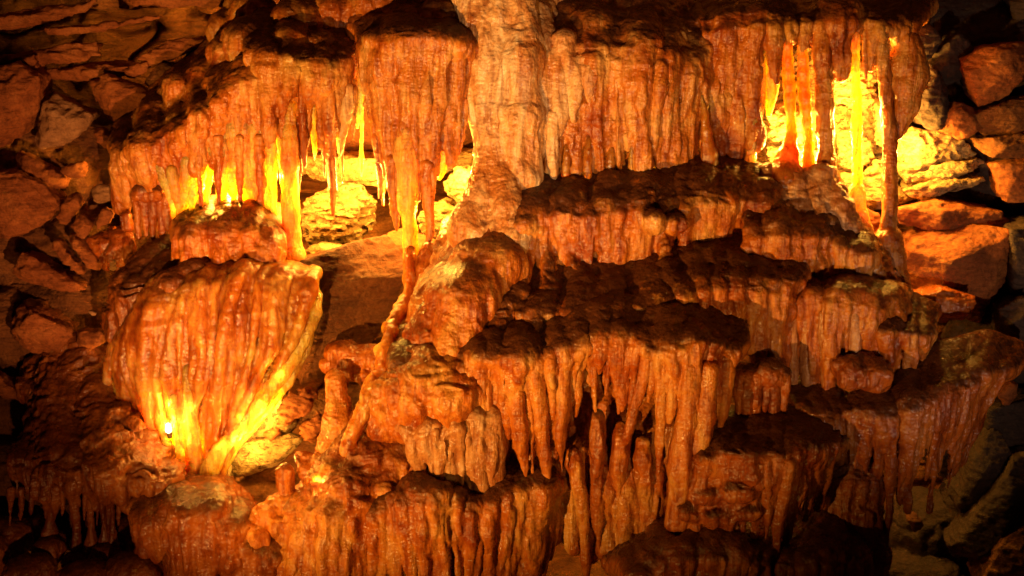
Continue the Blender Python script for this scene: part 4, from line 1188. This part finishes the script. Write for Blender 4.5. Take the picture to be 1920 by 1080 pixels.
# ================================================================== rocks at right
RR = 'fallen rocks on the right side'
for i, (o, Y, t, m, lab, fr) in enumerate([
        ([(1680, 395), (1760, 375), (1880, 395), (1900, 425), (1800, 440), (1690, 430)], 1.5, .5, 'rock', 'long brown slab just under the yellow ledges', .5),
        ([(1690, 500), (1720, 455), (1800, 415), (1890, 430), (1915, 480), (1880, 560), (1840, 610), (1760, 590), (1700, 560)], 1.3, .6, 'rock', 'largest brown boulder right of the tallest column foot', .7),
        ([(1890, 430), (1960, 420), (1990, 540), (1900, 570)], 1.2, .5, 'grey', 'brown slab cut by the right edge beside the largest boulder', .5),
        ([(1715, 555), (1770, 540), (1832, 555), (1815, 595), (1770, 612), (1725, 600)], .95, .3, 'red', 'dark red saddle-shaped rock below the largest right boulder', .6),
        ([(1800, 110), (1850, 85), (1930, 75), (1940, 130), (1890, 180), (1835, 205), (1815, 160)], 1.6, .4, 'rock', 'tan pointed boulder at the upper right edge', .8),
        ([(1715, 140), (1745, 120), (1780, 160), (1790, 240), (1740, 245), (1715, 220)], 1.6, .4, 'grey', 'smooth grey-brown rock beside the top of the alcove', .6),
        ([(1745, 240), (1790, 190), (1830, 200), (1850, 240), (1800, 262)], 1.6, .4, 'rock', 'brown rock above the yellow ledges', .6),
        ([(1760, 90), (1800, 60), (1830, 90), (1800, 150), (1770, 170), (1745, 140)], 1.8, .4, 'grey', 'grey angular rock left of the tan pointed boulder', .7),
        ([(1700, 60), (1745, 40), (1770, 80), (1740, 120), (1705, 110)], 1.75, .4, 'grey', 'dark grey rock at the right end of the dark-topped shelf', .7),
        ([(1820, 215), (1880, 190), (1960, 170), (1960, 240), (1850, 262)], 1.6, .5, 'wall', 'dark layered slab under the tan pointed boulder', .4),
        ([(1830, 262), (1960, 245), (1960, 300), (1850, 298)], 1.5, .5, 'wall', 'second dark layered slab near the right edge', .4),
        ([(1860, 310), (1960, 300), (1960, 380), (1880, 380)], 1.5, .5, 'rock', 'brown layered slab level with the yellow ledges at the right edge', .4),
        ([(1780, 0), (1850, -20), (1900, 20), (1890, 60), (1820, 70), (1790, 40)], 2.2, .5, 'grey', 'grey knobbly rock in the top right corner', .7),
        ([(1880, -20), (1960, -20), (1960, 70), (1910, 70)], 2.1, .5, 'grey', 'dark grey rock filling the top right corner edge', .6),
        ([(1875, 580), (1930, 555), (1960, 640), (1905, 660), (1870, 630)], 1.0, .4, 'grey', 'charcoal rock at the right edge above the long terrace end', .6),
        ([(1895, 655), (1915, 645), (1925, 665), (1905, 675)], .8, .1, 'light', 'tiny pale stone at the right end of the long terrace', .8),
        ([(1870, 740), (1895, 715), (1915, 720), (1905, 750), (1885, 765)], .75, .2, 'rock', 'small orange-brown stone below the end of the long terrace', .9),
        ([(1850, 770), (1890, 755), (1960, 745), (1960, 860), (1890, 860), (1850, 820)], .8, .4, 'grey', 'grey slab beneath the small orange-brown stone', .5),
        ([(1790, 950), (1830, 850), (1880, 800), (1900, 850), (1870, 920), (1810, 990)], .6, .4, 'grey', 'tall leaning dark slab behind the long terrace', .5),
        ([(1780, 1030), (1840, 950), (1900, 870), (1960, 860), (1960, 960), (1880, 1010), (1820, 1120)], .4, .4, 'grey', 'big dark diagonal slab at the lower right edge', .5),
        ([(1830, 1110), (1880, 1010), (1960, 970), (1960, 1130)], .2, .4, 'wall', 'reddish dark slab in the bottom right corner', .5),
        ([(1700, 975), (1720, 960), (1735, 985), (1715, 1005)], .5, .1, 'slab', 'small dull red stone in the dark gap at lower right', .8)]):
    rock(o, Y, t, m, lab, 40 + i, 'boulder', front=fr, group=RR, rough=1.5, chip=.008)
F = Field(0.02)
for b in [(1760, 1000, 1.2, 90), (1850, 800, 1.4, 110), (1900, 650, 1.6, 100), (1800, 700, 1.5, 70), (1720, 1100, .9, 80), (1900, 300, 2.3, 120), (1850, 120, 2.5, 120), (1850, 480, 2.1, 100), (1760, 40, 2.6, 100), (1900, 950, 1.1, 110)]:
    F.blob(b[0], b[1], b[2], b[3], 1.3)
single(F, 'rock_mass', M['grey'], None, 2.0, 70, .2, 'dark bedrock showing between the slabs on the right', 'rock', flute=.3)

# ================================================================== layered ceiling slabs at upper left
TG = 'layered rock slabs across the upper left'
for i, (o, Y, t) in enumerate([
        ([(-60, 75), (60, 60), (200, 25), (330, 18), (400, 25), (412, 45), (330, 68), (180, 62), (60, 88), (-60, 115)], 2.0, 'longest lens-shaped slab crossing the upper left corner'),
        ([(-60, 30), (60, 14), (190, -5), (170, 25), (50, 52), (-60, 66)], 2.1, 'flat slab above the longest lens-shaped one at the left edge'),
        ([(180, 70), (330, 72), (400, 40), (408, 62), (360, 98), (280, 126), (200, 112)], 1.95, 'tapering slab under the right half of the longest one'),
        ([(-60, 122), (60, 92), (178, 74), (190, 108), (90, 124), (-60, 142)], 1.9, 'slab under the left half of the longest one'),
        ([(90, 130), (200, 118), (262, 128), (215, 150), (130, 158), (70, 146)], 1.95, 'dark slab lowest in the layered stack'),
        ([(200, -5), (420, -40), (440, 14), (330, 16), (220, 22)], 2.15, 'topmost slab at the upper edge left of the dark mounds'),
        ([(265, 118), (360, 100), (408, 66), (425, 90), (370, 130), (290, 142)], 2.0, 'shadowed slab touching the top of the sloping canopy')]):
    rock(o, Y, .5, 'rock', t, 160 + i, 'rock_slab', front=.55, rough=1.6, group=TG)

# ================================================================== rocks at left
LR = 'fallen rocks on the left side'
for i, (o, Y, t, m, lab, fr) in enumerate([
        ([(-40, 140), (30, 110), (75, 145), (70, 200), (40, 260), (-40, 300)], 1.5, .5, 'rock', 'big leaning reddish slab at the left edge', .6),
        ([(35, 105), (65, 100), (70, 130), (50, 145)], 1.7, .3, 'rock', 'small pale stone on top of the leaning left edge slab', .8),
        ([(52, 270), (70, 215), (95, 172), (130, 190), (178, 215), (160, 245), (120, 275), (80, 282)], 1.6, .4, 'light_brown', 'large tan angular boulder with a bright facet, second from the left edge', .85),
        ([(160, 150), (200, 135), (260, 160), (300, 185), (270, 215), (215, 235), (180, 205)], 1.8, .4, 'rock', 'wide reddish boulder right of the tan one', .8),
        ([(215, 135), (275, 110), (282, 130), (250, 150)], 1.95, .3, 'rock', 'small wedge rock above the wide reddish boulder', .8),
        ([(270, 150), (300, 115), (345, 130), (320, 190), (290, 190)], 1.9, .3, 'wall', 'brown rock touching the top left of the canopy', .8),
        ([(240, 220), (265, 200), (298, 195), (280, 220), (255, 228)], 1.6, .2, 'rock', 'orange flat stone below the wide reddish boulder', .7),
        ([(165, 240), (190, 238), (225, 275), (218, 292), (185, 272)], 1.55, .2, 'rock', 'tilted orange brick-like stone left of the canopy edge', .6),
        ([(18, 290), (30, 278), (90, 310), (128, 345), (120, 365), (80, 350), (25, 310)], 1.5, .25, 'rock', 'long plank-like slab slanting down under the tan boulder', .6),
        ([(110, 330), (120, 308), (155, 302), (162, 332), (140, 337)], 1.5, .2, 'rock', 'small square stone right of the plank-like slab', .7),
        ([(168, 352), (175, 345), (210, 345), (216, 380), (180, 386), (168, 375)], 1.4, .2, 'light_brown', 'pale cube-like stone in the middle of the left pile', .6),
        ([(-40, 330), (20, 315), (80, 345), (110, 385), (95, 410), (50, 440), (-40, 460)], 1.3, .5, 'rock', 'large orange-lit boulder at the left edge under the plank-like slab', .7),
        ([(105, 410), (125, 365), (145, 360), (152, 385), (120, 430)], 1.4, .2, 'rock', 'upright orange stone beside the large left edge boulder', .7),
        ([(125, 425), (150, 400), (175, 420), (165, 450), (140, 450)], 1.35, .2, 'rock', 'dull red stone below the upright orange stone', .7),
        ([(178, 415), (190, 390), (212, 395), (205, 425), (180, 432)], 1.35, .2, 'rock', 'small red-brown stone under the pale cube-like stone', .8),
        ([(95, 462), (108, 448), (150, 495), (160, 520), (145, 520)], 1.2, .15, 'rock', 'left of two narrow parallel slabs in the pile', .6),
        ([(115, 440), (130, 438), (200, 500), (185, 518), (165, 505)], 1.22, .15, 'rock', 'right of two narrow parallel slabs in the pile', .6),
        ([(160, 450), (215, 420), (220, 460), (205, 515), (190, 510)], 1.3, .2, 'red', 'smooth orange triangular rock beside the parallel slabs', .7),
        ([(200, 480), (220, 465), (225, 505), (205, 515)], 1.2, .12, 'light_brown', 'small greenish pale stone behind the triangular rock', .8),
        ([(18, 515), (40, 465), (80, 490), (150, 520), (160, 550), (110, 545), (50, 530)], 1.1, .3, 'rock', 'wide orange-topped slab below the parallel slabs', .6),
        ([(12, 600), (18, 575), (60, 580), (130, 620), (135, 650), (120, 670), (60, 665), (15, 640)], .9, .4, 'rock', 'big flat-faced slab with a long crack at mid left', .4),
        ([(137, 630), (145, 620), (195, 620), (200, 640), (170, 660), (140, 660)], .85, .2, 'rock', 'small block right of the cracked slab', .5),
        ([(-40, 700), (0, 705), (45, 745), (50, 760), (20, 755), (-40, 730)], .8, .2, 'rock', 'orange flake at the left edge above the lower shelf', .5),
        ([(160, 580), (175, 583), (185, 590), (170, 595)], .8, .06, 'light_brown', 'tiny oval pebble on the dark rock above the cracked slab', .9)]):
    rock(o, Y, t, m, lab, 80 + i, 'boulder', front=fr, group=LR, rough=1.5)
F = Field(0.01)
strands(F, [[(212, 440, 1.3), (216, 455, 1.24), (208, 480, 1.2), (205, 505, 1.2)], [(240, 435, 1.3), (246, 450, 1.24), (245, 480, 1.2), (248, 500, 1.2)]], 6, [10, 9, 7, 3], 65, ragged=.3)
single(F, 'flowstone_drapery', M['red'], None, .6, 66, .3, 'little orange drip curtain beside the left rock pile, under the dark-capped mushroom', 'flowstone')
F = Field(0.02)
for b in [(100, 330, 2.2, 110), (200, 300, 2.3, 90), (60, 480, 1.9, 110), (170, 470, 1.8, 80), (80, 620, 1.5, 100), (30, 760, 1.3, 90), (180, 560, 1.6, 80), (0, 250, 2.3, 110), (120, 720, 1.4, 80), (60, 900, .9, 90), (150, 960, .7, 70), (240, 960, .7, 60), (300, 330, 2.3, 60), (285, 390, 1.75, 48), (300, 310, 1.9, 50), (280, 450, 1.6, 44), (330, 240, 2.1, 50)]:  # blobs behind the canopy are added to keep lamp light off the wall
    F.blob(b[0], b[1], b[2], b[3], 1.3)
single(F, 'rock_mass', M['wall'], None, 2.2, 71, .2, 'dark bedrock under the left rock pile, with lumps added behind the canopy to block lamp light', 'rock', flute=.3)

# the two lamps that show: a small white-hot bulb in a dark holder
def bulb_lamp(px, py, Y, r, label):
    c = P(px, py, Y)
    root = thing('cave_lamp', label, 'lamp', c)
    m, nt, bs = nodes_of('lamp_glow')
    bs.inputs['Emission Color'].default_value = (1.0, 0.86, 0.5, 1)
    bs.inputs['Emission Strength'].default_value = 9.0
    F = Field(0.005, 0.004)
    F.cap(c, c + np.array([0, 0, r * 1.5]), r, r * .7)
    single(F, 'bulb', m, root, 0.0)
    F = Field(0.005, 0.004)
    F.cap(c + np.array([0, .01, -r * 1.2]), c + np.array([0, .02, -r * 2.6]), r * .8, r * .7)
    single(F, 'lamp_holder', M['grey'], root, 0.0)


bulb_lamp(316, 806, .345, .026, 'small white-hot lamp burning at the lower left of the glowing fan drapery')
bulb_lamp(502, 312, 1.16, .026, 'small white-hot lamp between the backlit panel and the thick glowing column')
